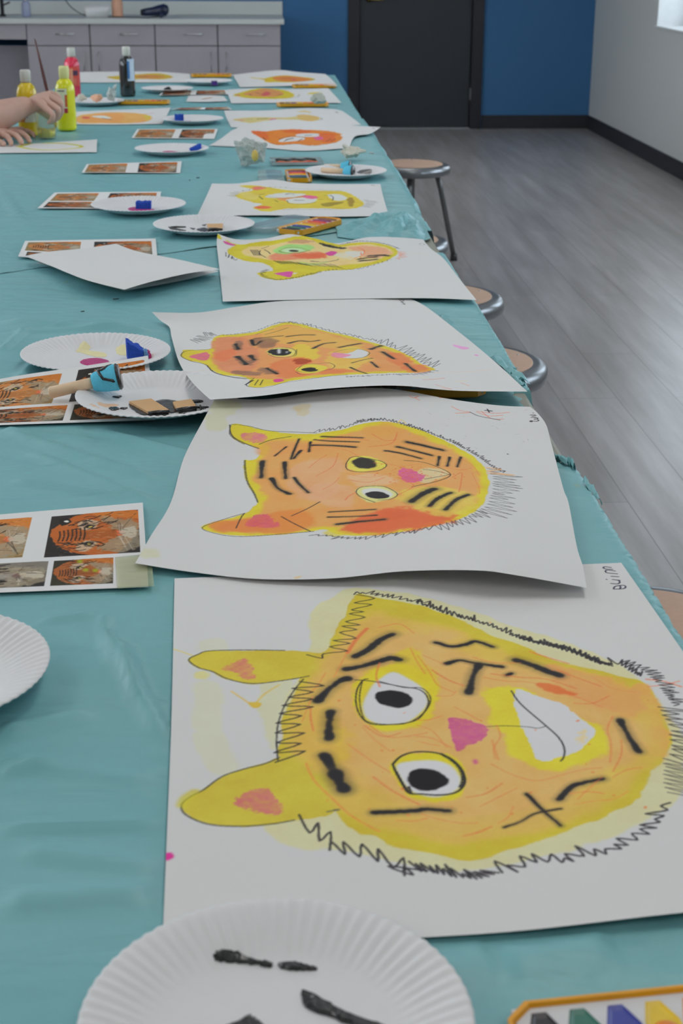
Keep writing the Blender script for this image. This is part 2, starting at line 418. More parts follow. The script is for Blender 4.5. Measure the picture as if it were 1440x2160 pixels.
# windows: deep white reveal, aluminium frame, glass
M_REV = mat('white_reveal', (0.86, 0.88, 0.88), 0.5); M_ALU = mat('white_aluminium', (0.72, 0.76, 0.78), 0.35, 0.3)
M_GLASS = mat('window_glass', (0.92, 0.97, 1.0), 0.02, trans=1.0, var=0.0)
for n, (a, b) in enumerate(WINS):
    bm = bmesh.new(); z0, z1 = WZ0, 2.4; t = 0.012
    box(bm, (XR+0.10-0.006, (a+b)/2, z0+t/2), (0.22, b-a, t), bev=0.002)
    box(bm, (XR+0.10, (a+b)/2, z1-t/2), (0.20, b-a-2*t, t))
    for yy in (a+t/2, b-t/2): box(bm, (XR+0.10, yy, (z0+z1)/2+t/2), (0.20, t, z1-z0-t))
    w = struct('window_%d' % (n+1), bm, M_REV)
    bm = bmesh.new(); fx = XR+0.225; q = 0.045
    for (zz, hh) in ((z0+t+q/2, q), (z1-t-q/2, q)): box(bm, (fx, (a+b)/2, zz), (0.05, b-a-2*t, hh), bev=0.004)
    for yy in (a+t+q/2, (a+b)/2, b-t-q/2): box(bm, (fx, yy, (z0+z1)/2), (0.05, q, z1-z0-2*t-2*q), bev=0.004)
    struct('window_frame', bm, M_ALU, parent=w)
    bm = bmesh.new(); box(bm, (fx, (a+b)/2, (z0+z1)/2), (0.006, b-a-2*t-2*q, z1-z0-2*t-2*q)); struct('pane', bm, M_GLASS, parent=w)
bm = bmesh.new()
for zz in (1.0+.03, 2.45-.03): box(bm, (XL-0.2, 5.0, zz), (0.06, 5.98, 0.06), bev=.004)
for yy in (2.03, 3.5, 5.0, 6.5, 7.97): box(bm, (XL-0.2, yy, 1.725), (0.055, 0.055, 1.33), bev=.004)
struct('window_4', bm, M_ALU)
# door
M_DOOR = mat('charcoal_door_paint', alb((36, 39, 43), 0.5), 0.5, scale=8, var=0.04); M_DFR = mat('black_door_frame', alb((28, 28, 33), 0.5), 0.45, scale=10)
M_BRASS = mat('brass', (0.75, 0.55, 0.12), 0.25, 1.0)
M_STEEL = mat('steel', (0.45, 0.46, 0.48), 0.35, 1.0)
bm = bmesh.new(); box(bm, ((DX0+DX1)/2, YB+0.045, DZ/2+0.006), (DX1-DX0-0.006, 0.045, DZ-0.012), bev=0.002)
dr = struct('door_1', bm, M_DOOR)
bm = bmesh.new()
for sx in (-1, 1):
    xx = (DX0-0.0075-0.042) if sx < 0 else (DX1+0.0075+0.042)
    box(bm, (xx, YB-0.012, DZ/2+0.03), (0.085, 0.03, DZ+0.06), bev=0.004)
    xi = DX0-0.010 if sx < 0 else DX1+0.010
    box(bm, (xi+sx*-0.002, YB+0.085, DZ/2), (0.012, 0.18, DZ)); box(bm, (xi-sx*0.012, YB+0.085, DZ/2), (0.035, 0.03, DZ))
box(bm, ((DX0+DX1)/2, YB-0.012, DZ+0.05), (DX1-DX0+0.18, 0.03, 0.085), bev=0.004); box(bm, ((DX0+DX1)/2, YB+0.27, DZ/2+.02), (DX1-DX0+0.3, 0.02, DZ+.2))  # head trim, then an unseen panel added behind the door to block sky light leaks
struct('door_frame', bm, M_DFR, parent=dr)
bm = bmesh.new(); box(bm, ((DX0+DX1)/2, YB+0.02, 0.006), (DX1-DX0, 0.12, 0.010), bev=0.003); struct('threshold', bm, M_STEEL, parent=dr)
bm = bmesh.new(); tube(bm, [(DX0+0.07, YB+0.022, 0.985), (DX0+0.07, YB-0.045, 0.985)], [0.028, 0.012], 20)
tube(bm, [(DX0+0.065, YB-0.045, 0.985), (DX0+0.12, YB-0.05, 0.983), (DX0+0.185, YB-0.045, 0.980)], [0.011, 0.010, 0.008], 14)
struct('door_handle', bm, M_BRASS, smooth=True, parent=dr)
for z in (0.27, 1.05, 1.85):
    bm = bmesh.new(); tube(bm, [(DX1+0.004, YB-0.004, z-0.045), (DX1+0.004, YB-0.004, z+0.045)], 0.007, 12); struct('hinge', bm, M_STEEL, parent=dr)

# ================================================================ counter at the back
M_LAM = mat('grey_laminate', alb((138, 134, 139), 0.55), 0.5, var=0.05, scale=60); M_GAP = mat('cabinet_carcass', alb((80, 78, 84), 0.55), 0.6)
M_TOP = mat('pale_solid_surface', alb((182, 186, 183), 0.66), 0.4, var=0.03, scale=200)
CF = 11.42; CT = 0.862          # counter front plane and top height
CB = YB-0.002
xe = atY(592, 90, CF)[0]; xs = [atY(u, 90, CF)[0] for u in (57, 190, 327, 459)]+[xe]
def handle(x0, y, z0, x1, z1, parent):
    bm = bmesh.new()
    a = Vector((x0, y, z0)); b = Vector((x1, y, z1))
    tube(bm, [a+Vector((0, 0.03, 0)), a, b, b+Vector((0, 0.03, 0))], 0.005, 8); ob('handle', bm, mat('brushed_nickel', (0.75, 0.75, 0.76), 0.3, 1.0), parent, True)
def cabinet(x0, x1, hinge_left, label, wide=None):
    c = empty('base_cabinet', ((x0+x1)/2, (CF+CB)/2, 0), 0, label, 'cabinet', 'cabinets under the white counter')
    def L(p): return (p[0]-c.location.x, p[1]-c.location.y, p[2])
    boxo('carcass', L(((x0+x1)/2, (CF+CB)/2+0.012, 0.43+0.04)), (x1-x0-0.002, CB-CF-0.026, 0.72), M_GAP, c)
    boxo('toe_kick', L(((x0+x1)/2, (CF+CB)/2+0.04, 0.055)), (x1-x0-0.002, CB-CF-0.09, 0.11), M_BASE, c)
    g = 0.004
    d = boxo('drawer', L(((x0+x1)/2, CF+0.010, 0.748)), (x1-x0-2*g, 0.018, 0.148), M_LAM, c, bev=0.002)
    xc = (x0+x1)/2+0.05
    handle(xc-0.065-c.location.x, CF-0.03-c.location.y, 0.755, xc+0.065-c.location.x, 0.755, d)
    e = boxo('door', L(((x0+x1)/2, CF+0.010, 0.392)), (x1-x0-2*g, 0.018, 0.552), M_LAM, c, bev=0.002)
    hx = (x1-0.05 if hinge_left else x0+0.06)-c.location.x
    handle(hx, CF-0.03-c.location.y, 0.625, hx, 0.495, e)
    return c
labs = ['grey laminate base cabinet next to the dark knee space', 'grey laminate base cabinet second from the knee space', 'grey laminate base cabinet third from the knee space', 'grey laminate base cabinet at the end nearest the door']
for i in range(4): cabinet(xs[i], xs[i+1], i in (0, 2), labs[i])
# knee space unit: apron and a recessed panel
x0 = XL+0.02; x1 = xs[0]
k = empty('knee_space_unit', ((x0+x1)/2, (CF+CB)/2, 0), 0, 'grey panelled knee space with apron below the white counter', 'cabinet')
boxo('apron', (0, CF+0.012-k.location.y, 0.768), (x1-x0-0.004, 0.02, 0.108), M_LAM, k, bev=0.002)
boxo('back_panel', (0, CF+0.20-k.location.y, 0.36), (x1-x0-0.004, 0.02, 0.60), mat('grey_panel', alb((120, 117, 124), 0.55), 0.5), k)
boxo('base', (0, CF+0.21-k.location.y, 0.028), (x1-x0-0.004, 0.08, 0.056), M_BASE, k)
# counter top with backsplash
ctp = empty('countertop', ((x0+xe)/2, (CF+CB)/2, CT), 0, 'long pale countertop with upstand along the blue wall', 'countertop')
cx1 = atY(599, 45, CF-0.03)[0]
boxo('top_slab', ((XL+0.02+cx1)/2-ctp.location.x, (CF-0.03+CB)/2-ctp.location.y, -0.019), (cx1-XL-0.02, CB-CF+0.03, 0.038), M_TOP, ctp, bev=0.004)
boxo('backsplash', ((XL+0.02+cx1)/2-ctp.location.x, CB-0.012-ctp.location.y, 0.052), (cx1-XL-0.02, 0.022, 0.100), M_TOP, ctp, bev=0.003)
# dark panel edge to the right of the last cabinet is the wall itself

def on_counter(u, v, Y): p = atY(u, v, Y); return (p[0], Y, CT+0.001)
# hair dryer
p = on_counter(330, 30, 11.62)
h = empty('hair_dryer', p, 0, 'dark blue hair dryer lying on the pale counter', 'hair dryer')
M_NAVY = mat('navy_plastic', (0.012, 0.022, 0.075), 0.25, coat=0.3)
bm = bmesh.new(); tube(bm, [(-0.10, 0, 0.034), (-0.095, 0, 0.034), (-0.03, 0.0, 0.040), (0.02, 0, 0.047), (0.055, 0, 0.050), (0.080, 0, 0.046), (0.092, 0, 0.044)], [0.022, 0.026, 0.032, 0.040, 0.046, 0.038, 0.015], 24); ob('barrel', bm, M_NAVY, h, True)
bm = bmesh.new(); tube(bm, [(-0.118, 0, 0.034), (-0.098, 0, 0.034)], [0.020, 0.025], 20); ob('nozzle', bm, mat('black_plastic', (0.012, 0.012, 0.014), 0.4), h, True)
bm = bmesh.new(); tube(bm, [(0.04, -0.02, 0.035), (0.045, -0.09, 0.020), (0.04, -0.14, 0.016)], [0.020, 0.016, 0.014], 14); ob('grip', bm, M_NAVY, h, True)
bm = bmesh.new(); tube(bm, [tuple(np.array(q)) for q in catmull([(0.04, -0.14, 0.014), (-0.05, -0.15, 0.004), (-0.12, -0.10, 0.004), (-0.25, -0.05, 0.004), (-0.42, 0.03, 0.004), (-0.56, 0.22, 0.006), (-0.66, 0.34, 0.05), (-0.72, 0.40, 0.11)], 6)], 0.0035, 8); ob('cord', bm, mat('black_plastic', (0.012, 0.012, 0.014), 0.4), h, True)
# towel roll, pump bottle, tissue heap, clear bottle, faucet
p = on_counter(207, 35, 11.60)
bm = bmesh.new(); tube(bm, [(-0.095, 0, 0.036), (-0.088, 0, 0.038), (0.07, 0.03, 0.040), (0.075, 0.03, 0.037)], [0.034, 0.041, 0.043, 0.034], 24)
tr = empty('paper_towel_roll', p, 0, 'white paper towel roll lying on the pale counter', 'paper towel'); ob('roll', bm, mat('white_tissue', (0.88, 0.88, 0.88), 0.9), tr, True)
bm = bmesh.new(); tube(bm, [(-0.1, 0, 0.036), (-0.094, 0, 0.036)], 0.014, 14); ob('core', bm, mat('card_brown', alb((176, 142, 104)), 0.9), tr, True)
p = on_counter(248, 32, 11.68)
pb = empty('soap_bottle', p, 0, 'peach coloured soap bottle with white top on the counter', 'bottle')
bm = bmesh.new(); lathe(bm, [(0, 0), (0.040, 0), (0.042, 0.006), (0.042, 0.10), (0.034, 0.125), (0.014, 0.135), (0, 0.135)], 32); ob('body', bm, mat('peach_soap', alb((222, 170, 140)), 0.35), pb, True)
bm = bmesh.new(); lathe(bm, [(0, 0.135), (0.017, 0.135), (0.017, 0.158), (0.006, 0.162), (0.006, 0.185), (0, 0.186)], 20); tube(bm, [(0, 0, 0.18), (-0.04, 0, 0.176)], 0.006, 8); ob('pump', bm, mat('white_plastic', (0.8, 0.8, 0.78), 0.4), pb, True)
p = on_counter(56, 35, 11.66)
cb = empty('clear_bottle', p, 0, 'clear bluish plastic bottle near the faucet', 'bottle')
bm = bmesh.new(); lathe(bm, [(0, 0), (0.030, 0), (0.033, 0.005), (0.033, 0.085), (0.026, 0.105), (0.012, 0.115), (0, 0.115)], 28); ob('body', bm, mat('bluish_clear', alb((170, 178, 205)), 0.2, trans=0.4), cb, True)
bm = bmesh.new(); lathe(bm, [(0, 0.115), (0.013, 0.115), (0.013, 0.14), (0, 0.14)], 18); ob('cap', bm, mat('white_plastic', (0.8, 0.8, 0.78), 0.4), cb, True)
p = on_counter(6, 38, 11.72)
fc = empty('faucet', p, 0, 'black faucet on the counter at the left edge', 'faucet')
bm = bmesh.new(); lathe(bm, [(0, 0), (0.025, 0), (0.025, 0.01), (0.014, 0.018), (0.013, 0.19), (0, 0.19)], 20); tube(bm, catmull([(0, 0, 0.18), (0, -0.03, 0.25), (0, -0.12, 0.27), (0, -0.17, 0.20)], 6), 0.011, 12); ob('spout', bm, mat('black_plastic', (0.012, 0.012, 0.014), 0.4), fc, True)
bm = bmesh.new(); tube(bm, [(0.013, 0, 0.08), (0.06, 0, 0.10)], 0.006, 10); ob('lever', bm, mat('black_plastic', (0.012, 0.012, 0.014), 0.4), fc, True)

# ================================================================ tables, cloth, stools
TX0, TX1 = -0.925, 0.384
M_TT = mat('grey_green_laminate', alb((122, 122, 112), 0.6), 0.45, var=0.05, scale=80); M_LEG = mat('grey_steel_tube', (0.16, 0.165, 0.17), 0.4, 0.6)
M_EDGE = mat('dark_table_edge', alb((92, 92, 84), 0.6), 0.5)
def table(y0, y1, label):
    t = empty('folding_table', ((TX0+TX1)/2, (y0+y1)/2, 0), 0, label, 'table', 'tables pushed end to end')
    boxo('tabletop', (0, 0, 0.731), (TX1-TX0, y1-y0-0.004, 0.026), M_TT, t, bev=0.006)
    boxo('apron', (0, 0, 0.690), (TX1-TX0-0.16, y1-y0-0.20, 0.055), M_EDGE, t)
    for sx in (-1, 1):
        for sy in (-1, 1):
            bm = bmesh.new(); x = sx*((TX1-TX0)/2-0.10); y = sy*((y1-y0)/2-0.12)
            tube(bm, [(x, y, 0.008), (x, y, 0.665)], 0.016, 14); ob('leg', bm, M_LEG, t, True)
table(-0.62, 2.16, 'table covered in teal plastic nearest the camera'); table(2.16, 4.95, 'middle table under the teal plastic cover'); table(4.95, 7.73, 'far table in front of the grey cabinets')

def cloth_material(name, c):
    m = bpy.data.materials.new(name); m.use_nodes = True; t = m.node_tree; N = t.nodes; L = t.links; b = N['Principled BSDF']
    tc = N.new('ShaderNodeTexCoord')
    def noise(scl, det, sc3, dist=0.0):
        mp = N.new('ShaderNodeMapping'); mp.inputs['Scale'].default_value = sc3; L.new(tc.outputs['Object'], mp.inputs['Vector'])
        n = N.new('ShaderNodeTexNoise'); n.inputs['Scale'].default_value = scl; n.inputs['Detail'].default_value = det; n.inputs['Distortion'].default_value = dist
        L.new(mp.outputs[0], n.inputs['Vector']); return n
    n1 = noise(3, 5, (1, 2.2, 1)); n2 = noise(6, 3, (0.9, 2.1, 1), 0.8); n3 = noise(40, 2, (1, 1, 1))
    mx = N.new('ShaderNodeMix'); mx.data_type = 'RGBA'; c = np.array(c)
    mx.inputs[6].default_value = (*(c*np.array([0.86, 0.95, 0.95])), 1); mx.inputs[7].default_value = (*(c*np.array([1.14, 1.05, 1.05])), 1)
    L.new(n1.outputs['Fac'], mx.inputs[0])
    # faint yellow-green dribbles of dried paint
    sp = noise(22, 2, (1, 1, 1)); rp = N.new('ShaderNodeValToRGB'); rp.color_ramp.elements[0].position = 0.73; rp.color_ramp.elements[1].position = 0.78
    rp.color_ramp.elements[1].color = (0.5, 0.5, 0.5, 1)
    L.new(sp.outputs['Fac'], rp.inputs[0]); m2 = N.new('ShaderNodeMix'); m2.data_type = 'RGBA'
    L.new(rp.outputs[0], m2.inputs[0]); L.new(mx.outputs[2], m2.inputs[6]); m2.inputs[7].default_value = (0.36, 0.45, 0.20, 1)
    L.new(m2.outputs[2], b.inputs['Base Color'])
    b.inputs['Roughness'].default_value = 0.42; b.inputs['Specular IOR Level'].default_value = 0.42
    b.inputs['Subsurface Weight'].default_value = 0.0
    ad = N.new('ShaderNodeMath'); ad.operation = 'ADD'; L.new(n2.outputs['Fac'], ad.inputs[0])
    ml = N.new('ShaderNodeMath'); ml.operation = 'MULTIPLY'; ml.inputs[1].default_value = 0.10; L.new(n3.outputs['Fac'], ml.inputs[0]); L.new(ml.outputs[0], ad.inputs[1])
    bp = N.new('ShaderNodeBump'); bp.inputs['Strength'].default_value = 0.5; bp.inputs['Distance'].default_value = 0.016
    L.new(ad.outputs[0], bp.inputs['Height']); L.new(bp.outputs[0], b.inputs['Normal'])
    return m
M_CLOTH = cloth_material('teal_plastic_film', alb((101, 149, 154), 0.60))
def ridge(X, Y, p, q, w, h):
    """a long soft crease from p to q"""
    p = np.array(p[:2]); q = np.array(q[:2]); d = q-p; L2 = d@d
    t = np.clip(((X-p[0])*d[0]+(Y-p[1])*d[1])/L2, 0, 1)
    dist = np.hypot(X-p[0]-t*d[0], Y-p[1]-t*d[1])
    return h*np.exp(-(dist/w)**2)*np.clip(np.minimum(t, 1-t)*8, 0, 1)
def cloth(name, y0f, y1f, xr, dy, label, seed, zoff=0.0, creases=(), drop=lambda y: 0.10, flare=lambda y: 0.012):
    """plastic cover; y0f/y1f near and far edge as functions of x, xr(y) right edge on the table (None = hangs over it)"""
    nx = int((TX1-TX0+0.34)/dy); us = np.linspace(0, 1, nx); ny = int((y1f(0)-y0f(0))/dy)
    a = np.linspace(0, 1, ny)[:, None]; sarc = (TX0-0.16)+us*(TX1-TX0+0.32)
    Y0 = np.array([y0f(x) for x in sarc]); Y1 = np.array([y1f(x) for x in sarc])
    Y = Y1[None]*(1-a)+Y0[None]*a; S = np.repeat(sarc[None], ny, 0).copy()
    n1 = fbm(ny, nx, 0.05/dy, seed, 3, 0.22/dy); n2 = fbm(ny, nx, 0.16/dy, seed+50, 3, 0.5/dy)
    rg = np.abs(n1-0.5)*2
    Z = (0.5-rg)*0.0014+(n2-0.5)*0.004
    Z = np.clip(Z, -0.0012, 0.0016)
    for (p, q, w, h) in creases: Z = Z+ridge(S, Y, p, q, w*.75, h*1.35)
    if zoff: Z = np.minimum(Z, 0.0028)
    jag = fbm(ny, 1, 0.02/dy, seed+9, 4)[:, 0]-0.5
    Xo = S.copy(); Zo = 0.7475+zoff+Z
    for j in range(ny):
        yy = Y[j, nx//2]; lim = xr(yy)
        rt = TX1+drop(yy)+jag[j]*0.05 if lim is None else lim+jag[j]*0.03
        lo = 0.1
        mask = S[j] > lo
        S[j, mask] = lo+(S[j, mask]-lo)*(rt-lo)/(sarc[-1]-lo)
    e = np.maximum(0, S-(TX1+0.002)); fl = np.array([[flare(yy)] for yy in Y[:, nx//2]])
    wob = (fbm(ny, nx, 0.07/dy, seed+21, 3)-0.35)
    # the hanging flap flares out then drops
    Xo = np.where(e > 0, TX1+0.004+fl*np.minimum(e/0.04, 1)**0.6+wob*fl*1.0*np.clip(e/0.03, 0, 1), S)
    Zo = np.where(e > 0, Zo-np.maximum(0, e-fl*0.4)*0.95, Zo)
    el = np.maximum(0, TX0-0.002-S)
    Xo = np.where(el > 0, TX0-0.004-0.02*np.minimum(el/0.05, 1), Xo); Zo = np.where(el > 0, Zo-el, Zo)
    P = np.stack([Xo, Y, Zo], -1)
    org = np.array([(TX0+TX1)/2, (y0f(0)+y1f(0))/2, 0.7475])
    o = link(name, grid_mesh(name, P-org), M_CLOTH, None, False); o.location = tuple(org)
    return tag(o, label, 'tablecloth', 'teal plastic table covers')
def near_edge_right(y):
    if 1.735 < y < 1.93: return 0.300
    if 1.93 <= y < 2.05: return 0.362
    if 2.12 < y < 2.17: return 0.362
    if y > 3.10: return 0.36-(y-3.10)*0.6
    return None
cre = [(at(0, 905), at(330, 1010), 0.012, 0.006), (at(60, 950), at(330, 1060), 0.010, 0.005), (at(0, 835), at(150, 700), 0.014, 0.006),
       (at(0, 1740), at(350, 1738), 0.006, 0.004), (at(225, 1330), at(345, 1560), 0.010, 0.006), (at(0, 1630), at(110, 1610), 0.006, 0.004),
       (at(0, 675), at(330, 700), 0.016, 0.007), (at(0, 700), at(300, 690), 0.010, 0.004), 
       (at(0, 1540), at(200, 1500), 0.014, 0.005), (at(190, 900), at(420, 960), 0.012, 0.004), (at(40, 1790), at(340, 1830), 0.012, 0.004),
       (at(975, 660), at(1010, 720), 0.006, 0.005), (at(260, 1350), at(290, 1480), 0.007, 0.005), (at(0, 905), at(200, 925), 0.008, 0.004), (at(215, 1290), at(240, 1400), .006, .004), (at(80, 1310), at(200, 1290), .006, .003), (at(0, 1600), at(330, 1650), .018, .004), (at(0, 1900), at(330, 1880), .016, .005), (at(20, 1010), at(260, 1045), .01, .004), (at(880, 2070), at(1080, 2010), .02, .003), (at(1100, 2030), at(1420, 1985), .02, .004), (at(0, 740), at(60, 690), .01, .005)]
cloth('tablecloth', lambda x: -0.45, lambda x: 3.33, near_edge_right, 0.0065, 'teal plastic cover nearest the camera, torn along its right edge', 3, creases=cre,
      drop=lambda y: 0.10 if y > 2.15 else 0.06, flare=lambda y: 0.010 if 2.05 < y < 2.75 else 0.004)
lx0, ly0 = at(0, 574)[:2]; lx1, ly1 = at(640, 498)[:2]
def far_near_edge(x):
    t = (x-lx0)/(lx1-lx0); return ly0+(ly1-ly0)*min(1.15, max(-0.2, t))+0.006*math.sin(x*40)
crf = [(at(0, 574), at(330, 578), 0.006, 0.003), (at(60, 600), at(430, 470), 0.01, 0.004), (at(0, 400), at(60, 480), 0.012, 0.005), (at(0, 345), at(160, 330), 0.012, 0.004), (at(160, 340), at(600, 392), 0.02, 0.003),
       (at(100, 380), at(420, 330), 0.02, 0.004), (at(0, 340), at(170, 420), 0.02, 0.004), (at(30, 470), at(440, 440), 0.012, 0.003), (at(760, 255), at(790, 330), 0.02, 0.008)]
cloth('tablecloth', far_near_edge, lambda x: 7.745, lambda y: None, 0.011, 'teal plastic cover on the far tables, bunched up at its near edge', 11, zoff=0.0012, creases=crf,
      drop=lambda y: 0.16 if y < 5.6 else 0.05, flare=lambda y: 0.020 if 3.5 < y < 5.6 else 0.008)

# stools
M_RIM = mat('grey_steel_rim', (0.25, 0.26, 0.275), 0.30, 0.75, scale=40); M_HARD = mat('tan_hardboard', alb((168, 138, 118), 0.6), 0.55, var=0.08, scale=90)
def make_stool():
    s = empty('stool', (0, 0, 0))
    bm = bmesh.new(); lathe(bm, [(0, 0.436), (0.140, 0.436), (0.147, 0.437), (0.160, 0.4365), (0.170, 0.432), (0.1765, 0.424), (0.1785, 0.413), (0.177, 0.400), (0.174, 0.395), (0.168, 0.393), (0, 0.398)], 72)
    ob('seat_rim', bm, M_RIM, s, True)
    bm = bmesh.new(); lathe(bm, [(0, 0.4395), (0.139, 0.4395), (0.1415, 0.4385), (0.142, 0.4365)], 72)
    st = ob('seat', bm, M_HARD, s, True)
    for k in range(6):
        a = k*PI/3+0.3; bm = bmesh.new(); lathe(bm, [(0.0035, 0.4393), (0.003, 0.4405), (0, 0.441)], 10, (0.122*math.cos(a), 0.122*math.sin(a), 0)); ob('rivet', bm, M_STEEL, st, True)
    for k in range(4):
        a = PI/4+k*PI/2; c, d = math.cos(a), math.sin(a)
        bm = bmesh.new(); tube(bm, [(0.115*c, 0.115*d, 0.397), (0.135*c, 0.135*d, 0.33), (0.205*c, 0.205*d, 0.02)], [0.0125, 0.0125, 0.0115], 16)
        lg = ob('leg', bm, M_LEG, s, True)
        bm = bmesh.new(); lathe(bm, [(0, 0.0), (0.017, 0.0), (0.0165, 0.006), (0.0145, 0.03), (0.012, 0.031)], 16, (0.2055*c, 0.2055*d, 0)); ob('rubber_foot', bm, mat('black_plastic', (0.012, 0.012, 0.014), 0.4), lg, True)
    return s
def dup(r):
    c = r.copy(); COL.objects.link(c)
    for ch in list(r.children):
        d = ch.copy(); COL.objects.link(d); d.parent = c
        for g in ch.children:
            e = g.copy(); COL.objects.link(e); e.parent = d
    return c
proto = make_stool()
ST = [(0.690, 6.78, -0.93, 'metal stool standing free beyond the table edge with all its legs in view'),
      (0.455, 4.93, -0.9, 'metal stool just beyond the bunched teal cover, mostly hidden'),
      (0.507, 4.07, -1.0, 'tan seat metal stool showing past the green-eyed tiger painting'),
      (0.499, 3.365, -1.0, 'tan seat metal stool beside the torn teal cover'),
      (0.420, 2.535, -.7, 'metal stool almost hidden under the table, only its rim showing'),
      (0.555, 1.885, 0.1, 'tan seat metal stool cut off by the right picture edge'),
      (0.425, 7.47, 0.2, 'farthest metal stool peeking out behind the far end of the teal cover')]
for i, (x, y, rz, lab) in enumerate(ST):
    s = proto if i == 0 else dup(proto)
    s.location = (x, y, 0); s.rotation_euler = (0, 0, rz); tag(s, lab, 'stool', 'metal stools along the table')

# ================================================================ tiger paintings (wash, oil crayon and ink on paper)
INK = (38, 36, 40); YEL = (196, 178, 52); ORA = (222, 150, 92); RED = (236, 104, 62); PNK = (190, 78, 134)
def curve_line(S, pts, c, w, **k): S.line(pts, c, w, **k)

def painting_near():
    S = Sheet([(368, 1220, 0), (700, 1208, 0), (1000, 1199, 0), (1310, 1187, 0)],
              [(1310, 1187, 0), (1440, 1374, 0), (1600, 1608, 0), (1792, 1895, 0)],
              [(341, 2026, 0), (620, 2003, 0), (828, 1982, 0.001), (1100, 1963, 0.004), (1440, 1925, 0.008), (1792, 1895, 0.004)],
              [(368, 1220, 0), (362, 1500, 0), (352, 1760, 0), (341, 2026, 0)], step=0.85, white=(184, 182, 184), z=0.0025, seed=1)
    # pale outer washes
    S.fill([(651, 1363), (652, 1310), (690, 1265), (760, 1240), (900, 1262), (1100, 1325), (1300, 1400), (1420, 1520), (1445, 1600), (1420, 1690), (1330, 1745), (1180, 1800), (1000, 1838), (850, 1825), (720, 1790), (640, 1790), (560, 1745), (620, 1640), (600, 1500)], (196, 192, 146), 3, 0.6, 0.85, cell=30)
    S.fill([(560, 1440), (620, 1430), (600, 1500), (580, 1580), (560, 1550), (545, 1480)], (192, 190, 150), 3, 0.4, 0.7)
    S.fill([(410, 1440), (470, 1450), (460, 1540), (500, 1610), (470, 1640), (420, 1580), (408, 1500)], (192, 190, 158), 5, 0.8, 0.55, cell=25)
    S.fill([(420, 1350), (470, 1350), (470, 1376), (420, 1376)], (190, 188, 160), 4, .4, .5)
    head = [(755, 1250), (800, 1262), (880, 1276), (930, 1291), (985, 1315), (1050, 1345), (1110, 1367), (1180, 1395), (1250, 1412), (1305, 1428), (1354, 1440), (1382, 1476), (1401, 1518), (1413, 1569), (1397, 1604), (1374, 1627), (1354, 1666), (1339, 1690), (1269, 1724), (1191, 1756), (1133, 1775), (1074, 1794), (1016, 1812), (958, 1810), (900, 1794), (826, 1787), (787, 1763), (752, 1758), (725, 1730), (705, 1708),
            (660, 1690), (600, 1640), (589, 1600), (593, 1569), (597, 1522), (612, 1476), (636, 1433), (651, 1382), (682, 1374), (698, 1347), (713, 1324), (733, 1289), (744, 1266)]
    ear_low = [(705, 1708), (660, 1724), (620, 1730), (573, 1738), (503, 1743), (437, 1738), (391, 1718), (383, 1697), (402, 1680), (429, 1666), (468, 1638), (515, 1622), (558, 1611), (589, 1598), (640, 1590), (690, 1640)]
    ear_up = [(650, 1425), (612, 1432), (534, 1443), (480, 1433), (449, 1418), (418, 1409), (398, 1392), (418, 1380), (441, 1373), (515, 1372), (628, 1373), (690, 1385)]
    S.fill(head, YEL, 1.5, 0.35, 1, cell=22); S.fill(ear_low, (196, 180, 60), 1.5, 0.25); S.fill(ear_up, (197, 180, 58), 1.5, 0.25)
    S.fill([(1354, 1440), (1382, 1476), (1401, 1518), (1413, 1569), (1390, 1600), (1330, 1560), (1310, 1470)], (214, 158, 84), 4, .4, .9)
    inner = [(770, 1290), (860, 1300), (960, 1325), (1060, 1370), (1180, 1408), (1290, 1440), (1370, 1490), (1392, 1560), (1360, 1620), (1310, 1680), (1200, 1725), (1090, 1752), (1000, 1772), (900, 1762), (800, 1738), (740, 1700), (680, 1640), (640, 1560), (640, 1480), (680, 1420), (720, 1350)]
    S.fill(inner, (206, 174, 80), 16, 0.7, 0.95, cell=40)
    S.fill([(760, 1330), (900, 1330), (1060, 1390), (1230, 1430), (1330, 1490), (1330, 1600), (1200, 1700), (1000, 1740), (830, 1700), (720, 1600), (700, 1450)], (210, 168, 104), 26, 0.8, 0.8, cell=55)
    S.fill([(640, 1500), (690, 1490), (740, 1560), (700, 1620), (640, 1600)], (208, 178, 52), 8, 0.7, 0.6)
    S.fill([(1150, 1400), (1290, 1430), (1350, 1470), (1330, 1510), (1210, 1470)], (222, 152, 92), 8, 0.6, 0.7)
    S.fill([(612, 1560), (640, 1460), (700, 1390), (750, 1320), (800, 1290), (820, 1330), (740, 1420), (690, 1520), (700, 1640), (660, 1620)], (206, 168, 84), 12, .7, .75, cell=30)
    S.fill([(760, 1725), (860, 1755), (1000, 1775), (1150, 1745), (1280, 1700), (1340, 1640), (1300, 1640), (1150, 1700), (950, 1730), (800, 1700)], (204, 172, 84), 10, .7, .6, cell=30)
    # eye 1 surround and white
    S.fill([(770, 1420), (830, 1400), (900, 1420), (925, 1470), (900, 1520), (820, 1545), (765, 1520), (745, 1460)], (208, 194, 40), 4, 0.4, 0.95)
    S.fill([(860, 1360), (905, 1400), (925, 1450), (890, 1440), (830, 1405)], (208, 190, 44), 5, 0.5, 0.7)
    S.fill([(830, 1417), (799, 1433), (780, 1452), (764, 1487), (772, 1514), (803, 1528), (857, 1524), (888, 1503), (903, 1480), (892, 1452), (868, 1435)], (188, 186, 190), 1)
    S.fill([(793, 1470), (800, 1459), (830, 1456), (862, 1465), (869, 1476), (858, 1488), (836, 1492), (806, 1485)], (22, 20, 24), 0.8, 0.05)
    S.line([(748, 1434), (785, 1437), (845, 1448), (885, 1455), (903, 1475), (896, 1500), (870, 1522), (803, 1529), (770, 1521), (752, 1492), (752, 1458), (764, 1436), (775, 1432)], INK, 1.3, 0.4)
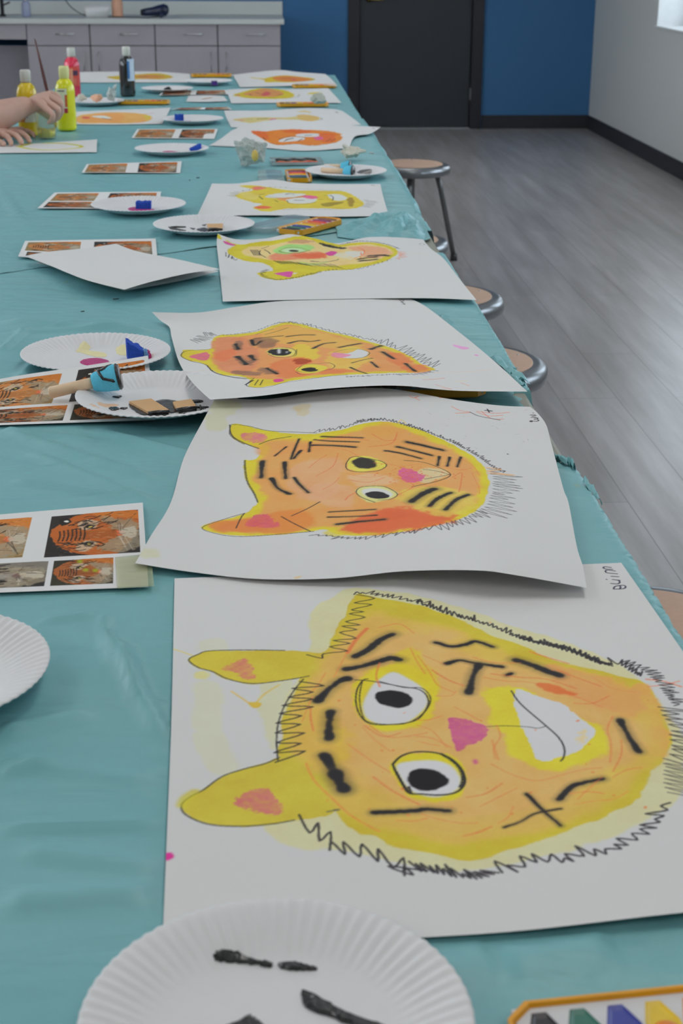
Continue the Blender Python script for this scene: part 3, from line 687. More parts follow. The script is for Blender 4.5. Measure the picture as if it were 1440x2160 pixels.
    S.line([(764, 1436), (758, 1470), (763, 1505), (780, 1524), (850, 1527), (892, 1505), (908, 1475), (890, 1452), (850, 1450), (800, 1437)], INK, 1.1, 0.4, dry=.3)
    # eye 2
    S.fill([(846, 1594), (919, 1586), (960, 1600), (985, 1640), (975, 1675), (930, 1692), (870, 1682), (840, 1650), (826, 1612)], (206, 192, 40), 3, 0.3)
    S.fill([(835, 1616), (860, 1606), (920, 1604), (955, 1618), (972, 1645), (962, 1668), (920, 1682), (872, 1672), (848, 1648)], (190, 188, 192), 1)
    S.fill([(860, 1642), (868, 1628), (890, 1622), (925, 1628), (946, 1643), (942, 1655), (915, 1668), (880, 1666), (864, 1656)], (20, 18, 22), 0.8, 0.05)
    S.line([(828, 1612), (846, 1595), (877, 1586), (919, 1588), (950, 1600), (973, 1623), (980, 1650), (964, 1670), (930, 1677), (890, 1675), (861, 1672), (846, 1648), (834, 1627), (828, 1612)], INK, 2.0, 0.5)
    S.line([(835, 1628), (850, 1655), (866, 1674), (862, 1660)], INK, 2.4, 0.5, dry=.2)
    S.line([(930, 1590), (962, 1612), (976, 1640), (970, 1660)], INK, 2.6, 0.6, dry=.4)
    # mouth
    S.fill([(1024, 1452), (1074, 1448), (1110, 1458), (1200, 1500), (1262, 1530), (1282, 1560), (1262, 1600), (1190, 1622), (1130, 1620), (1062, 1590), (1070, 1550), (1035, 1530), (1025, 1490)], (208, 196, 50), 6, 0.5, 0.95)
    S.fill([(1086, 1456), (1129, 1466), (1191, 1487), (1205, 1500), (1218, 1512), (1238, 1526), (1257, 1542), (1246, 1561), (1211, 1588), (1183, 1598), (1133, 1602), (1113, 1557), (1090, 1511)], (188, 186, 190), 1, 0.25, cell=9)
    S.fill([(1222, 1545), (1240, 1540), (1238, 1560), (1224, 1570), (1218, 1558)], (214, 190, 130), 2, 0.6, 0.7, cell=5)
    S.line([(1078, 1457), (1098, 1485), (1150, 1530), (1178, 1556), (1190, 1580), (1188, 1598), (1182, 1605)], INK, 1.4, 0.5)
    S.line([(1025, 1533), (1060, 1531), (1110, 1533), (1134, 1536), (1152, 1531)], INK, 0.9, 0.4, dry=.2)
    # nose and ears
    S.fill([(944, 1522), (958, 1514), (993, 1520), (1030, 1538), (1012, 1563), (985, 1572), (967, 1585), (956, 1566)], PNK, 1.2, 0.3, cell=4, tex=.3)
    S.fill([(998, 1603), (1006, 1602), (1006, 1611), (999, 1611)], PNK, 1, 0, .9)
    S.fill([(468, 1413), (500, 1392), (520, 1392), (533, 1412), (534, 1434), (512, 1432), (495, 1418)], (200, 108, 110), 2, 0.5, .95, cell=4, tex=.5)
    S.fill([(497, 1685), (530, 1664), (560, 1662), (580, 1680), (597, 1714), (560, 1718), (520, 1706), (498, 1696)], (198, 96, 118), 2, 0.5, .95, cell=4, tex=.45)
    # ink stripes
    A = lambda L: [(340+x*.3889, 1180+y*.3889) for x, y in L]; B = lambda L: [(880+x*.3889, 1180+y*.3889) for x, y in L]
    for L in ([(1050, 528), (1120, 490), (1190, 436), (1255, 405)], [(998, 596), (1060, 585), (1160, 560), (1240, 535), (1290, 545)], [(848, 768), (900, 710), (960, 665), (1012, 645)],
              [(920, 825), (910, 900), (910, 972)], [(885, 1062), (930, 1140), (962, 1200), (995, 1250)]): S.stripe(A(L), 10)
    S.stripe(A([(940, 1160), (962, 1200), (995, 1248)]), 13)
    S.stripe(A([(1150, 1372), (1250, 1370), (1380, 1362), (1440, 1355), (1560, 1365)]), 7)
    for L, w in (([(100, 450), (180, 472), (260, 462), (320, 445), (410, 475)], 7), ([(160, 565), (230, 548), (330, 565), (460, 583)], 6.5), ([(335, 570), (300, 640), (280, 725)], 9), ([(530, 545), (620, 572), (700, 605), (775, 630)], 11),
                 ([(1098, 872), (1140, 950), (1200, 1042)], 8), ([(770, 1302), (830, 1235), (900, 1212), (1005, 1190)], 7), ([(592, 1272), (680, 1360), (778, 1444)], 4.5), ([(470, 1453), (560, 1422), (640, 1378), (778, 1352)], 3), ([(485, 628), (510, 618)], 6)):
        S.stripe(B(L), w)
    # orange-red crayon lines
    rg = random.Random(4)
    RL = [A(q) for q in ([(1115, 375), (1050, 440), (1000, 520), (935, 640)], [(890, 615), (850, 680), (800, 730)], [(820, 745), (790, 810), (765, 880)], [(810, 800), (810, 860), (825, 930)], [(785, 1105), (830, 1200), (930, 1300), (1030, 1390), (1180, 1475)], [(1010, 1000), (1120, 1080), (1240, 1155)],
          [(1090, 910), (1160, 980), (1240, 1040)], [(1130, 900), (1220, 960), (1330, 960), (1440, 940)], [(1150, 1180), (1260, 1260), (1400, 1330)], [(1180, 370), (1290, 350), (1370, 400)], [(1350, 480), (1390, 560), (1430, 620)], [(1185, 560), (1165, 630), (1185, 690)], [(1280, 1415), (1360, 1420), (1440, 1405)], [(1100, 900), (1200, 960), (1300, 940)])]
    RL += [B(q) for q in ([(0, 520), (60, 600), (110, 680), (200, 720)], [(30, 520), (90, 545), (150, 570)], [(80, 600), (160, 650), (250, 685)], [(360, 640), (480, 660), (600, 665), (720, 690), (850, 740), (1000, 800)], [(400, 620), (560, 640), (700, 650), (860, 700)], [(610, 500), (700, 530), (820, 565)], [(300, 530), (420, 560), (560, 560)],
          [(0, 870), (60, 870), (130, 850)], [(0, 900), (80, 930), (160, 1020)], [(0, 960), (80, 970), (180, 1020)], [(0, 985), (60, 1000), (120, 1010)], [(200, 800), (260, 830), (330, 870)], [(430, 900), (450, 960), (415, 1020), (420, 1080)], [(405, 980), (430, 1060), (440, 1085)], [(400, 1110), (520, 1170), (650, 1200), (780, 1170), (900, 1140), (1000, 1130)],
          [(1060, 850), (1030, 920), (1050, 1000), (1045, 1100)], [(1105, 980), (1105, 1060), (1060, 1150)], [(1060, 1180), (1140, 1140), (1215, 1130)], [(830, 1270), (930, 1260), (1010, 1270)], [(850, 1330), (960, 1310), (1060, 1300), (1140, 1260)], [(270, 1290), (370, 1270), (460, 1215)], [(340, 1340), (440, 1290), (540, 1240)], [(440, 1430), (490, 1400), (520, 1340)],
          [(20, 1380), (120, 1410), (240, 1430), (330, 1430)], [(250, 1500), (330, 1480), (400, 1450)], [(760, 600), (860, 640), (1000, 690)], [(950, 640), (1060, 700), (1180, 720)], [(1240, 650), (1330, 660), (1430, 690)], [(1250, 690), (1340, 680), (1420, 660)], [(850, 780), (950, 780), (1040, 740)], [(100, 740), (180, 740), (210, 715)], [(870, 1300), (900, 1270), (1000, 1180)])]
    for q in RL: S.line(q, (238, 112, 64), rg.uniform(0.9, 2.0), 0.9, rg.uniform(.5, .85), dry=.35)
    S.fill(B([(640, 672), (720, 678), (800, 700), (870, 735), (800, 735), (700, 710)]), (240, 104, 52), 3, 0.4, .85)
    S.line(A([(1115, 375), (1060, 430), (1010, 505)]), (238, 112, 64), 4, 1.4, .8)
    for i in range(26):
        p = (rg.uniform(690, 1380), rg.uniform(1300, 1720)); S.line([p, (p[0]+rg.uniform(-3, 3), p[1]+rg.uniform(-2, 2))], (220, 110, 52), rg.uniform(.8, 2.4), .6, .7)
    # pencil fur
    S.fur(A([(790, 515), (880, 510), (940, 430), (1000, 340), (1025, 290), (1045, 230), (1060, 180)]), 15, 15, 1.5, side=-1, seed=2, lean=.2)
    S.fur(A([(1045, 190), (1110, 185), (1180, 200), (1260, 210), (1330, 225), (1440, 240)]), 6, 6, 1.6, seed=3, side=1)
    S.fur(B([(0, 240), (80, 265), (170, 300), (270, 325), (370, 355), (450, 385), (540, 425), (640, 455), (730, 475), (830, 505), (900, 530), (1000, 570), (1090, 570), (1180, 620), (1230, 640)]), 8, 4.5, 1.7, seed=5, side=1, lean=-.6)
    S.fur(B([(560, 430), (700, 465), (840, 500), (960, 555), (1060, 580)]), 5, 3, 1.8, seed=51, side=1, lean=-.6)
    S.fur(B([(1100, 560), (1200, 590), (1290, 660), (1350, 740), (1400, 800)]), 9, 5, 1.4, seed=6, side=1)
    S.fur(B([(1310, 800), (1350, 870), (1370, 930), (1380, 1010), (1370, 1060), (1350, 1100)]), 26, 9, 1.5, seed=7, side=1, color=(52, 50, 48))
    S.fur(B([(1340, 1080), (1345, 1140), (1345, 1200), (1350, 1270)]), 30, 6, 1.3, seed=8, side=1, color=(90, 88, 76))
    S.fur(B([(1370, 1320), (1330, 1400), (1270, 1480), (1190, 1520), (1100, 1570), (1020, 1600), (900, 1610), (830, 1640), (720, 1640), (600, 1650), (560, 1690), (440, 1700)]), 9, 10, 1.9, seed=9, side=-1, lean=.5)
    S.fur(B([(440, 1700), (350, 1730), (290, 1730), (200, 1720), (100, 1700), (0, 1690)]), 8, 4.5, 1.8, seed=10, side=-1, lean=.8)
    S.fur(A([(1440, 1690), (1380, 1690), (1340, 1740), (1290, 1680), (1200, 1650), (1110, 1620), (1020, 1600), (940, 1590), (880, 1550), (830, 1500), (740, 1460)]), 13, 13, 1.9, seed=11, side=-1, lean=.9, wob=.2)
    S.fur(A([(620, 1100), (620, 1040), (625, 960), (632, 880), (660, 800), (700, 720), (760, 650)]), 22, 15, 1.8, seed=12, side=-1, wob=.2)
    S.line(A([(632, 1090), (625, 1000), (632, 900), (665, 800), (720, 710), (770, 650)]), INK, 1.3, .5, dry=.3)
    # pencil around the ears
    S.line(ear_low[2:14], (60, 58, 46), 1.5, .5, dry=.2); S.line([(705, 1708), (715, 1708), (690, 1712)], (90, 88, 76), 1.5, .5)
    S.line([(651, 1426), (612, 1433), (534, 1442), (480, 1432), (449, 1417), (418, 1408), (398, 1392), (418, 1380), (441, 1373), (515, 1371), (600, 1372)], (50, 48, 44), 1.5, .5, dry=.3)
    S.line([(385, 1697), (392, 1684), (410, 1672)], (196, 186, 50), 9, 3, .7)
    # stray marks
    S.line(A([(380, 715), (440, 755), (500, 785), (560, 730), (640, 680)]), (208, 180, 84), 1.8, .8, .8); S.fill(A([(480, 775), (540, 780), (530, 805), (490, 805)]), (204, 176, 66), 2, .3)
    S.line(A([(60, 485), (110, 500), (165, 520)]), (208, 196, 96), 1.6, .8, .8); S.fill(A([(180, 615), (250, 610), (255, 640), (190, 650)]), (204, 196, 110), 3, .4, .7)
    S.fill(A([(15, 1600), (50, 1590), (58, 1620), (22, 1630)]), (206, 52, 140), 1.2, .1)
    # the name in the corner, running up the sheet
    for L in ([(855, 1766), (862, 1752), (885, 1743), (930, 1738), (952, 1744), (954, 1758), (935, 1767), (895, 1770), (858, 1771)], [(905, 1770), (914, 1756), (906, 1742)], [(832, 1722), (880, 1727), (905, 1718), (900, 1700), (880, 1694), (846, 1690), (906, 1696)], [(836, 1662), (896, 1666)], [(794, 1688), (797, 1689)], [(886, 1642), (806, 1634), (786, 1622), (800, 1610), (868, 1618)], [(846, 1604), (786, 1600), (768, 1590), (782, 1582), (832, 1588)]):
        S.line([(1080+x*.25, 800+y*.25) for x, y in L], (44, 38, 62), 1.6, .4)
    return S.build('tiger_painting', 'large yellow-orange tiger painting nearest the camera, the corner signed in pencil', group='tiger paintings drying on the table')
painting_near()

def painting_second():
    S = Sheet([(455, 838, 0.029), (560, 842, 0.020), (700, 822, 0.030), (820, 820, 0.036), (950, 842, 0.026), (1050, 855, 0.018), (1118, 858, 0.014)],
              [(1118, 858, 0.014), (1134, 872, .012), (1151, 895, 0.010), (1160, 926, .006), (1176, 987, 0.004), (1189, 1035, .004), (1199, 1062, .005), (1216, 1152, 0.008), (1229, 1195, .010), (1237, 1240, 0.010)],
              [(285, 1188, 0.006), (400, 1206, 0.003), (540, 1221, 0.004), (700, 1220, 0.008), (850, 1205, 0.016), (1000, 1203, 0.026), (1080, 1212, 0.024), (1237, 1240, 0.010)],
              [(455, 838, 0.029), (432, 880, 0.022), (388, 965, 0.008), (360, 1060, 0.008), (318, 1130, 0.008), (285, 1188, 0.006)], step=0.9, white=(188, 185, 187), z=0.003, seed=2)
    S.crop(280, 820, .6806)
    for q in ([(235, 40), (330, 40), (310, 80), (240, 75)], [(230, 80), (290, 85), (280, 125), (225, 125)], [(20, 500), (75, 495), (80, 520), (30, 525)]): S.fill(q, (190, 188, 158), 5, .7, .7)
    S.fill([(490, 55), (545, 50), (540, 80), (510, 80)], (196, 180, 140), 3, .6, .6)
    head = [(360, 222), (345, 225), (352, 285), (376, 325), (385, 352), (350, 385), (300, 402), (250, 415), (213, 430), (262, 448), (320, 456), (400, 455), (480, 450), (560, 440), (600, 438), (640, 452), (740, 455), (820, 446), (900, 432), (980, 414), (1030, 396), (1075, 368), (1095, 330), (1104, 290), (1092, 250), (1060, 215), (1010, 183), (950, 152), (880, 125), (820, 108), (760, 102), (700, 110), (650, 126), (600, 135), (560, 140), (480, 138), (400, 128), (350, 114), (306, 110), (304, 145), (330, 165), (372, 180), (398, 192), (385, 215)]
    S.fill(head, (208, 192, 50), 1.4, .25, cell=14)
    orange = [(385, 225), (380, 290), (410, 340), (400, 385), (330, 405), (250, 430), (330, 448), (500, 440), (600, 425), (700, 440), (850, 430), (980, 400), (1050, 360), (1075, 300), (1060, 240), (990, 190), (900, 150), (820, 120), (760, 112), (700, 128), (620, 150), (560, 165), (450, 160), (400, 165), (420, 190)]
    S.fill(orange, (218, 154, 92), 7, .5, .92, cell=30)
    for q, c, a in (([(700, 125), (780, 105), (830, 125), (800, 155), (720, 150)], (232, 156, 78), .7), ([(370, 400), (500, 370), (560, 410), (520, 445), (380, 450)], (224, 128, 58), .8), ([(240, 425), (360, 405), (420, 430), (340, 452)], (226, 122, 62), .85),
                    ([(500, 230), (640, 220), (640, 330), (520, 340), (470, 290)], (214, 164, 122), .75), ([(560, 300), (690, 310), (680, 370), (570, 360)], (214, 164, 124), .75), ([(980, 220), (1060, 260), (1050, 340), (980, 330)], (226, 158, 98), .6), ([(400, 165), (560, 160), (560, 200), (400, 205)], (232, 150, 84), .6)):
        S.fill(q, c, 9, .6, a, cell=25)
    S.fill([(640, 430), (720, 385), (850, 368), (960, 380), (1010, 405), (900, 430), (780, 447), (680, 450)], (212, 98, 60), 9, .6, .9, cell=14)
    S.fill([(600, 440), (700, 445), (690, 455), (620, 455)], (214, 200, 60), 4, .3, .6); S.fill([(820, 340), (900, 300), (1060, 330), (1040, 385), (960, 395), (880, 370)], (212, 194, 84), 8, .5, .75)
    S.fill([(660, 270), (780, 265), (820, 290), (700, 300)], (226, 176, 140), 6, .5, .7)
    # eyes
    S.fill([(662, 240), (680, 214), (730, 210), (772, 225), (786, 240), (760, 252), (710, 256), (675, 252)], (212, 200, 84), 2, .2)
    S.fill([(678, 232), (690, 218), (720, 214), (748, 222), (752, 238), (736, 246), (700, 244)], (48, 46, 40), 3, .3)
    S.line([(672, 215), (660, 235), (668, 252), (710, 258), (760, 254), (786, 238), (768, 224), (726, 216), (690, 210), (672, 215)], INK, 1.1, .4)
    S.fill([(692, 318), (710, 304), (770, 302), (808, 316), (820, 328), (790, 345), (740, 352), (706, 340)], (206, 202, 130), 2, .2)
    S.fill([(712, 312), (760, 308), (800, 320), (800, 335), (750, 340), (715, 328)], (194, 192, 190), 2)
    S.fill([(718, 325), (740, 319), (775, 322), (798, 334), (770, 340), (735, 336)], (40, 38, 42), 1.2, .2)
    S.line([(750, 352), (706, 335), (692, 318), (712, 304), (770, 302), (800, 312), (820, 328), (798, 342), (760, 345)], INK, 1.1, .4, dry=.2)
    # muzzle and nose
    S.fill([(880, 250), (940, 245), (975, 265), (930, 290), (890, 290)], (200, 196, 160), 4, .5, .7)
    S.fill([(824, 252), (850, 246), (890, 262), (904, 274), (880, 290), (838, 288), (826, 270)], (206, 84, 146), 1.5, .4, cell=5, tex=.35)
    S.line([(840, 222), (900, 228), (950, 245), (982, 262), (975, 275), (930, 290), (864, 304)], INK, 1.1, .4); S.line([(900, 250), (940, 255), (982, 266)], INK, .9, .4); S.line([(905, 280), (950, 272), (980, 266)], INK, .9, .4)
    # ears
    S.fill([(330, 142), (370, 136), (410, 142), (408, 160), (376, 168), (345, 156)], (210, 104, 150), 1.6, .4, cell=5, tex=.5); S.fill([(350, 425), (375, 395), (415, 388), (440, 410), (452, 430), (400, 428)], (204, 84, 110), 1.6, .4, cell=5, tex=.4)
    # stripes
    for L, w in (([(402, 225), (398, 275)], 8), ([(470, 228), (474, 278)], 6.5), ([(430, 278), (450, 308), (485, 326)], 7), ([(500, 275), (520, 300), (544, 322)], 5), ([(515, 156), (500, 190), (490, 218)], 4), ([(550, 165), (546, 195)], 4), ([(475, 180), (440, 208)], 3.5), ([(520, 192), (498, 216)], 5),
                 ([(555, 175), (620, 176), (690, 181)], 5), ([(585, 148), (640, 150), (712, 152)], 4), ([(562, 158), (610, 162), (700, 165)], 3.5), ([(782, 192), (830, 200), (892, 216)], 5), ([(820, 180), (870, 192), (925, 206)], 6), ([(850, 165), (900, 176), (960, 190)], 8),
                 ([(950, 210), (944, 238)], 4), ([(982, 212), (974, 240)], 4), ([(1016, 212), (1005, 242)], 4), ([(862, 350), (900, 325), (935, 310)], 12), ([(920, 364), (945, 340), (985, 322)], 8), ([(968, 375), (1000, 345), (1040, 328)], 8),
                 ([(608, 382), (680, 378), (752, 374)], 3.5), ([(605, 398), (680, 396), (755, 392)], 3.5), ([(632, 420), (700, 412), (780, 405)], 6)):
        S.stripe(L, w)
    for L in ([(320, 432), (335, 400), (346, 386)], [(492, 394), (540, 372), (580, 350)], [(460, 396), (500, 418), (550, 442)], [(392, 172), (430, 158), (490, 148)], [(300, 112), (312, 150), (390, 185)]): S.line(L, INK, 1.5, .5, dry=.2)
    rg = random.Random(9)
    for L in ([(600, 205), (570, 225), (545, 245)], [(636, 200), (620, 240), (568, 270)], [(640, 275), (620, 295), (588, 312)], [(690, 322), (670, 332), (658, 345)], [(660, 262), (730, 275), (800, 262)], [(670, 282), (730, 290), (780, 275)], [(560, 160), (650, 152), (730, 160)], [(800, 255), (840, 240), (900, 232)], [(820, 275), (870, 300), (820, 330)], [(990, 275), (1020, 262), (1010, 320)],
              [(1050, 260), (1070, 300), (1074, 326)], [(960, 240), (1010, 252), (1050, 245)], [(730, 180), (800, 170), (820, 135)], [(745, 230), (800, 235), (860, 250)], [(740, 140), (780, 160), (815, 158)], [(1010, 215), (1050, 235), (1075, 270)], [(850, 380), (900, 372), (930, 362)], [(700, 210), (660, 190), (600, 180)]): S.line(L, (236, 108, 66), rg.uniform(.8, 1.8), .6, .75, dry=.3)
    for i in range(60):
        p = (rg.gauss(870, 50), rg.gauss(262, 18)); S.line([p, (p[0]+rg.uniform(-3, 3), p[1]+1)], (230, 90, 50), rg.uniform(.8, 2), .5, .7)
    # fur
    S.fur([(560, 136), (640, 125), (700, 106), (760, 98)], 6, 7, .9, seed=1, side=1, lean=.4)
    S.fur([(690, 106), (740, 98), (790, 100), (850, 116), (930, 142), (1000, 172), (1060, 205), (1110, 240), (1150, 262)], 6, 4.2, 1.1, seed=2, side=1, lean=-.4)
    S.fur([(1100, 248), (1116, 280), (1112, 320), (1090, 365), (1060, 380)], 24, 9, .9, seed=3, side=1, lean=-.1)
    S.fur([(1075, 375), (1030, 398), (980, 412), (930, 424)], 14, 7, .9, seed=4, side=1); S.fur([(930, 424), (860, 440), (780, 450), (700, 460), (620, 455), (560, 450)], 6, 7, 1.1, seed=5, side=1, lean=.8)
    for k in range(3): S.line([(345+k*2, 222), (352+k*2, 285), (374+k*2, 325), (386+k, 352)], (70, 68, 46), 1.1, .4, .8, dry=.5)
    S.line([(304, 112), (300, 140), (322, 160), (345, 172)], (80, 78, 70), 1.3, .4, dry=.4); S.line([(306, 110), (360, 116), (420, 130), (520, 135), (570, 137)], (70, 66, 50), 1.1, .4, dry=.2)
    S.line([(345, 386), (290, 402), (215, 430), (262, 450), (330, 458), (440, 452), (560, 442)], (76, 70, 56), 1.3, .4, dry=.3)
    S.line([(1095, 244), (1140, 250), (1100, 256), (1180, 268), (1100, 262)], (228, 166, 100), 3, 1, .7)
    # scribbles on the upper right
    for L in ([(988, 55), (1015, 68), (1044, 72)], [(1000, 76), (1044, 74)], [(1066, 72), (1100, 84), (1146, 82)], [(1066, 70), (1120, 76), (1166, 73)], [(1080, 70), (1110, 92), (1148, 94)], [(855, 22), (870, 28), (885, 24)], [(875, 28), (888, 36)], [(950, 28), (975, 26)]): S.line(L, (232, 104, 70), 1.5, .5, .8, dry=.3)
    S.line([(1044, 72), (1070, 84), (1110, 92), (1136, 97)], INK, 1.6, .4, dry=.2); S.line([(1092, 67), (1112, 69)], INK, 3, .6, dry=.4); S.line([(1098, 63), (1104, 73)], INK, 2, .6)
    S.fill([(505, 62), (525, 60), (518, 78)], (196, 178, 140), 2, .3, .6); S.line([(820, 108), (832, 96), (846, 108)], (224, 190, 90), 1.5, .6, .7)
    for i in range(26):
        p = (rg.uniform(850, 1250), rg.uniform(60, 200)); S.line([p, (p[0]+rg.uniform(-12, 12), p[1]+rg.uniform(-6, 6))], (150, 146, 144), .7, .4, .6)
    S.line([(1161, 202), (1162, 203)], INK, 2, .4)
    S.crop(1080, 800, .25)
    for L in ([(150, 358), (154, 351), (166, 350), (164, 359), (150, 358)], [(164, 352), (205, 354), (222, 346), (206, 336), (186, 340)], [(186, 328), (214, 326), (212, 334)], [(160, 322), (198, 320)], [(168, 312), (200, 306)], [(152, 302), (192, 300)], [(175, 284), (178, 285)]): S.line(L, INK, 1.7, .4)
    S.crop(280, 820, .6806)
    S.line([(500, 585), (520, 582), (505, 588)], (214, 176, 96), 1.6, .5, .7)
    return S.build('tiger_painting', 'orange tiger painting with bent left edge, second from the camera, overlapping the nearest one', group='tiger paintings drying on the table')
painting_second()

def painting_third():
    S = Sheet([(320, 658, 0.014), (345, 659, 0.014), (420, 659, 0.010), (500, 647, 0.012), (580, 636, 0.014), (700, 632, 0.006), (865, 630, 0)],
              [(865, 630, 0), (900, 648, 0.001), (975, 706, 0.006), (1040, 760, 0.012), (1112, 826, 0.020)],
              [(443, 843, 0.038), (540, 836, 0.034), (640, 824, 0.040), (760, 815, 0.048), (850, 814, 0.048), (960, 824, 0.034), (1112, 826, 0.020)],
              [(320, 658, 0.014), (338, 676, 0.004), (357, 690, 0.002), (362, 712, 0.004), (378, 765, 0.012), (405, 806, 0.028), (443, 843, 0.038)], step=1.1, white=(190, 188, 190), z=0.003, seed=3)
    S.crop(300, 620, .5694)
    head = [(150, 210), (145, 232), (180, 248), (230, 260), (262, 285), (300, 300), (360, 305), (400, 318), (396, 342), (440, 346), (500, 335), (560, 320), (650, 310), (740, 300), (840, 296), (940, 292), (1010, 292), (1060, 285), (1085, 278), (1040, 262), (1000, 235), (940, 205), (870, 185), (800, 165), (740, 150), (670, 135), (600, 115), (540, 105), (480, 118), (420, 140), (340, 150), (290, 152), (260, 170), (255, 200), (215, 208), (180, 206)]
    S.fill(head, (207, 190, 56), 1.4, .3, cell=14)
    S.fill([(275, 165), (340, 158), (420, 150), (480, 130), (540, 115), (620, 130), (740, 160), (860, 190), (960, 225), (1010, 255), (1050, 278), (960, 285), (840, 288), (700, 295), (600, 305), (500, 318), (420, 312), (350, 298), (290, 280), (262, 245), (265, 200)], (216, 146, 92), 5, .5, .92, cell=26)
    S.fill([(275, 165), (360, 160), (420, 190), (430, 240), (400, 290), (330, 292), (275, 260), (262, 210)], (208, 134, 96), 8, .6, .85); S.fill([(440, 140), (560, 118), (720, 160), (820, 185), (780, 210), (620, 190), (470, 180)], (220, 178, 84), 8, .6, .7)
    S.fill([(560, 190), (620, 190), (660, 230), (600, 250), (560, 240)], (214, 200, 60), 6, .5, .7); S.fill([(700, 215), (800, 195), (850, 240), (780, 280), (690, 270)], (216, 196, 80), 8, .5, .6)
    for q in ([(262, 225), (320, 205), (350, 215), (300, 250)], [(470, 260), (600, 235), (640, 290), (520, 312)], [(640, 290), (700, 275), (780, 285), (700, 298)], [(900, 225), (960, 220), (1000, 250), (940, 265)], [(960, 270), (1040, 262), (1060, 285), (990, 290)]): S.fill(q, (232, 112, 66), 6, .6, .6, cell=8)
    S.fill([(560, 245), (600, 238), (625, 250), (580, 262)], (160, 60, 30), 4, .5, .8, cell=5)
    for q in ([(340, 180), (365, 175), (362, 210), (345, 212)], [(345, 228), (385, 250), (420, 240), (400, 265), (350, 245)], [(450, 270), (500, 290), (470, 298), (430, 285)], [(340, 285), (430, 290), (440, 303), (360, 300)], [(420, 165), (500, 170), (480, 200), (430, 195)]): S.fill(q, (120, 90, 78), 5, .5, .65)
    # eyes
    S.fill([(458, 215), (490, 200), (540, 200), (566, 215), (545, 230), (490, 232)], (210, 196, 100), 2, .2); S.fill([(468, 214), (490, 204), (530, 204), (550, 216), (530, 227), (490, 226)], (30, 28, 30), 1, .2)
    S.fill([(500, 206), (512, 205), (512, 220), (502, 220)], (190, 188, 190), 1); S.fill([(530, 212), (542, 213), (534, 222)], (190, 188, 190), 1)
    S.line([(460, 216), (490, 200), (540, 200), (568, 212), (552, 232), (500, 235), (465, 222)], INK, .9, .3); S.line([(572, 205), (570, 225), (560, 232)], INK, .8, .3)
    S.fill([(570, 280), (600, 262), (650, 262), (690, 275), (640, 292), (590, 294)], (212, 196, 70), 2, .2); S.fill([(590, 280), (612, 273), (640, 275), (650, 284), (620, 288)], (30, 28, 30), 1, .2)
    S.line([(570, 283), (600, 262), (655, 258), (690, 255), (712, 266), (700, 278), (660, 286), (600, 290), (572, 284)], INK, .9, .3); S.line([(568, 288), (590, 298), (640, 292)], INK, .8, .3)
    # mouth, nose
    S.fill([(705, 218), (760, 220), (800, 205), (838, 218), (820, 235), (760, 238), (720, 232)], (192, 190, 192), 2, .3); S.fill([(705, 218), (760, 222), (780, 226), (745, 236), (712, 236)], (222, 124, 150), 2, .5, .8)
    S.line([(708, 216), (760, 205), (810, 206), (842, 218), (820, 234), (770, 240)], INK, .9, .3)
    S.fill([(175, 232), (205, 222), (240, 216), (248, 240), (225, 246), (195, 240)], (208, 88, 144), 1.2, .3, cell=5, tex=.3); S.fill([(484, 318), (510, 315), (520, 322), (492, 328)], (208, 70, 140), 1.2, .2)
    for L, w in (([(405, 170), (415, 190), (440, 175)], 6), ([(415, 165), (470, 160), (520, 155)], 3), ([(535, 158), (590, 152), (636, 152)], 4), ([(548, 182), (580, 174), (620, 176), (655, 172)], 4.5), ([(632, 202), (670, 185), (712, 180)], 4.5), ([(730, 198), (770, 190), (808, 184)], 5), ([(845, 205), (870, 196), (885, 192)], 6), ([(540, 182), (560, 178)], 4),
                 ([(352, 232), (372, 248), (385, 262)], 7), ([(400, 228), (416, 245)], 7), ([(890, 215), (912, 228), (930, 240)], 7), ([(975, 258), (995, 275), (1010, 286)], 6), ([(848, 252), (862, 264), (872, 272)], 4), ([(770, 272), (800, 285), (830, 295)], 3), ([(460, 275), (480, 286), (500, 296)], 5), ([(345, 185), (356, 205)], 6), ([(775, 256), (820, 244), (852, 238)], 2)): S.stripe(L, w*1.3)
    for L in ([(430, 318), (416, 338)], [(447, 318), (436, 338)], [(485, 130), (450, 140), (420, 150)], [(540, 125), (500, 138), (455, 150)]): S.line(L, INK, 1.4, .4)
    S.fur([(205, 182), (240, 172), (268, 158)], 22, 9, 1.1, seed=1, side=1); S.hatch([(218, 142), (260, 142), (275, 152), (235, 156)], 6, w=1)
    S.fur([(270, 155), (340, 150), (420, 138), (480, 115), (530, 105), (570, 108)], 5, 7, .9, seed=2, side=1); S.fur([(500, 108), (580, 112), (640, 125), (720, 145), (800, 162), (880, 178)], 9, 12, 1.0, seed=3, side=1, lean=-.9)
    S.fur([(870, 180), (940, 205), (1000, 238), (1050, 262), (1080, 275)], 24, 14, 1.0, seed=4, side=1, lean=-.9); S.fur([(1075, 282), (1020, 294), (960, 296), (900, 298), (820, 302), (740, 306)], 7, 6, .9, seed=5, side=1, lean=-.6)
    S.line([(250, 205), (200, 208), (155, 214), (146, 232), (185, 250), (235, 262), (262, 288), (320, 305), (380, 312), (415, 312)], INK, 1.6, .5, dry=.3); S.line([(240, 265), (270, 292), (330, 308), (385, 315)], INK, 2, .5, dry=.3); S.line([(414, 312), (385, 338), (420, 347), (470, 344), (520, 330), (600, 318), (700, 304), (760, 300)], INK, 1.2, .4, dry=.2)
    S.line([(382, 336), (410, 320)], INK, 3, .6)
    # stray marks
    for L in ([(155, 285), (200, 286), (262, 280)], [(1080, 292), (1200, 288), (1295, 280)]): S.line(L, (220, 180, 140), 1.4, .6, .7)
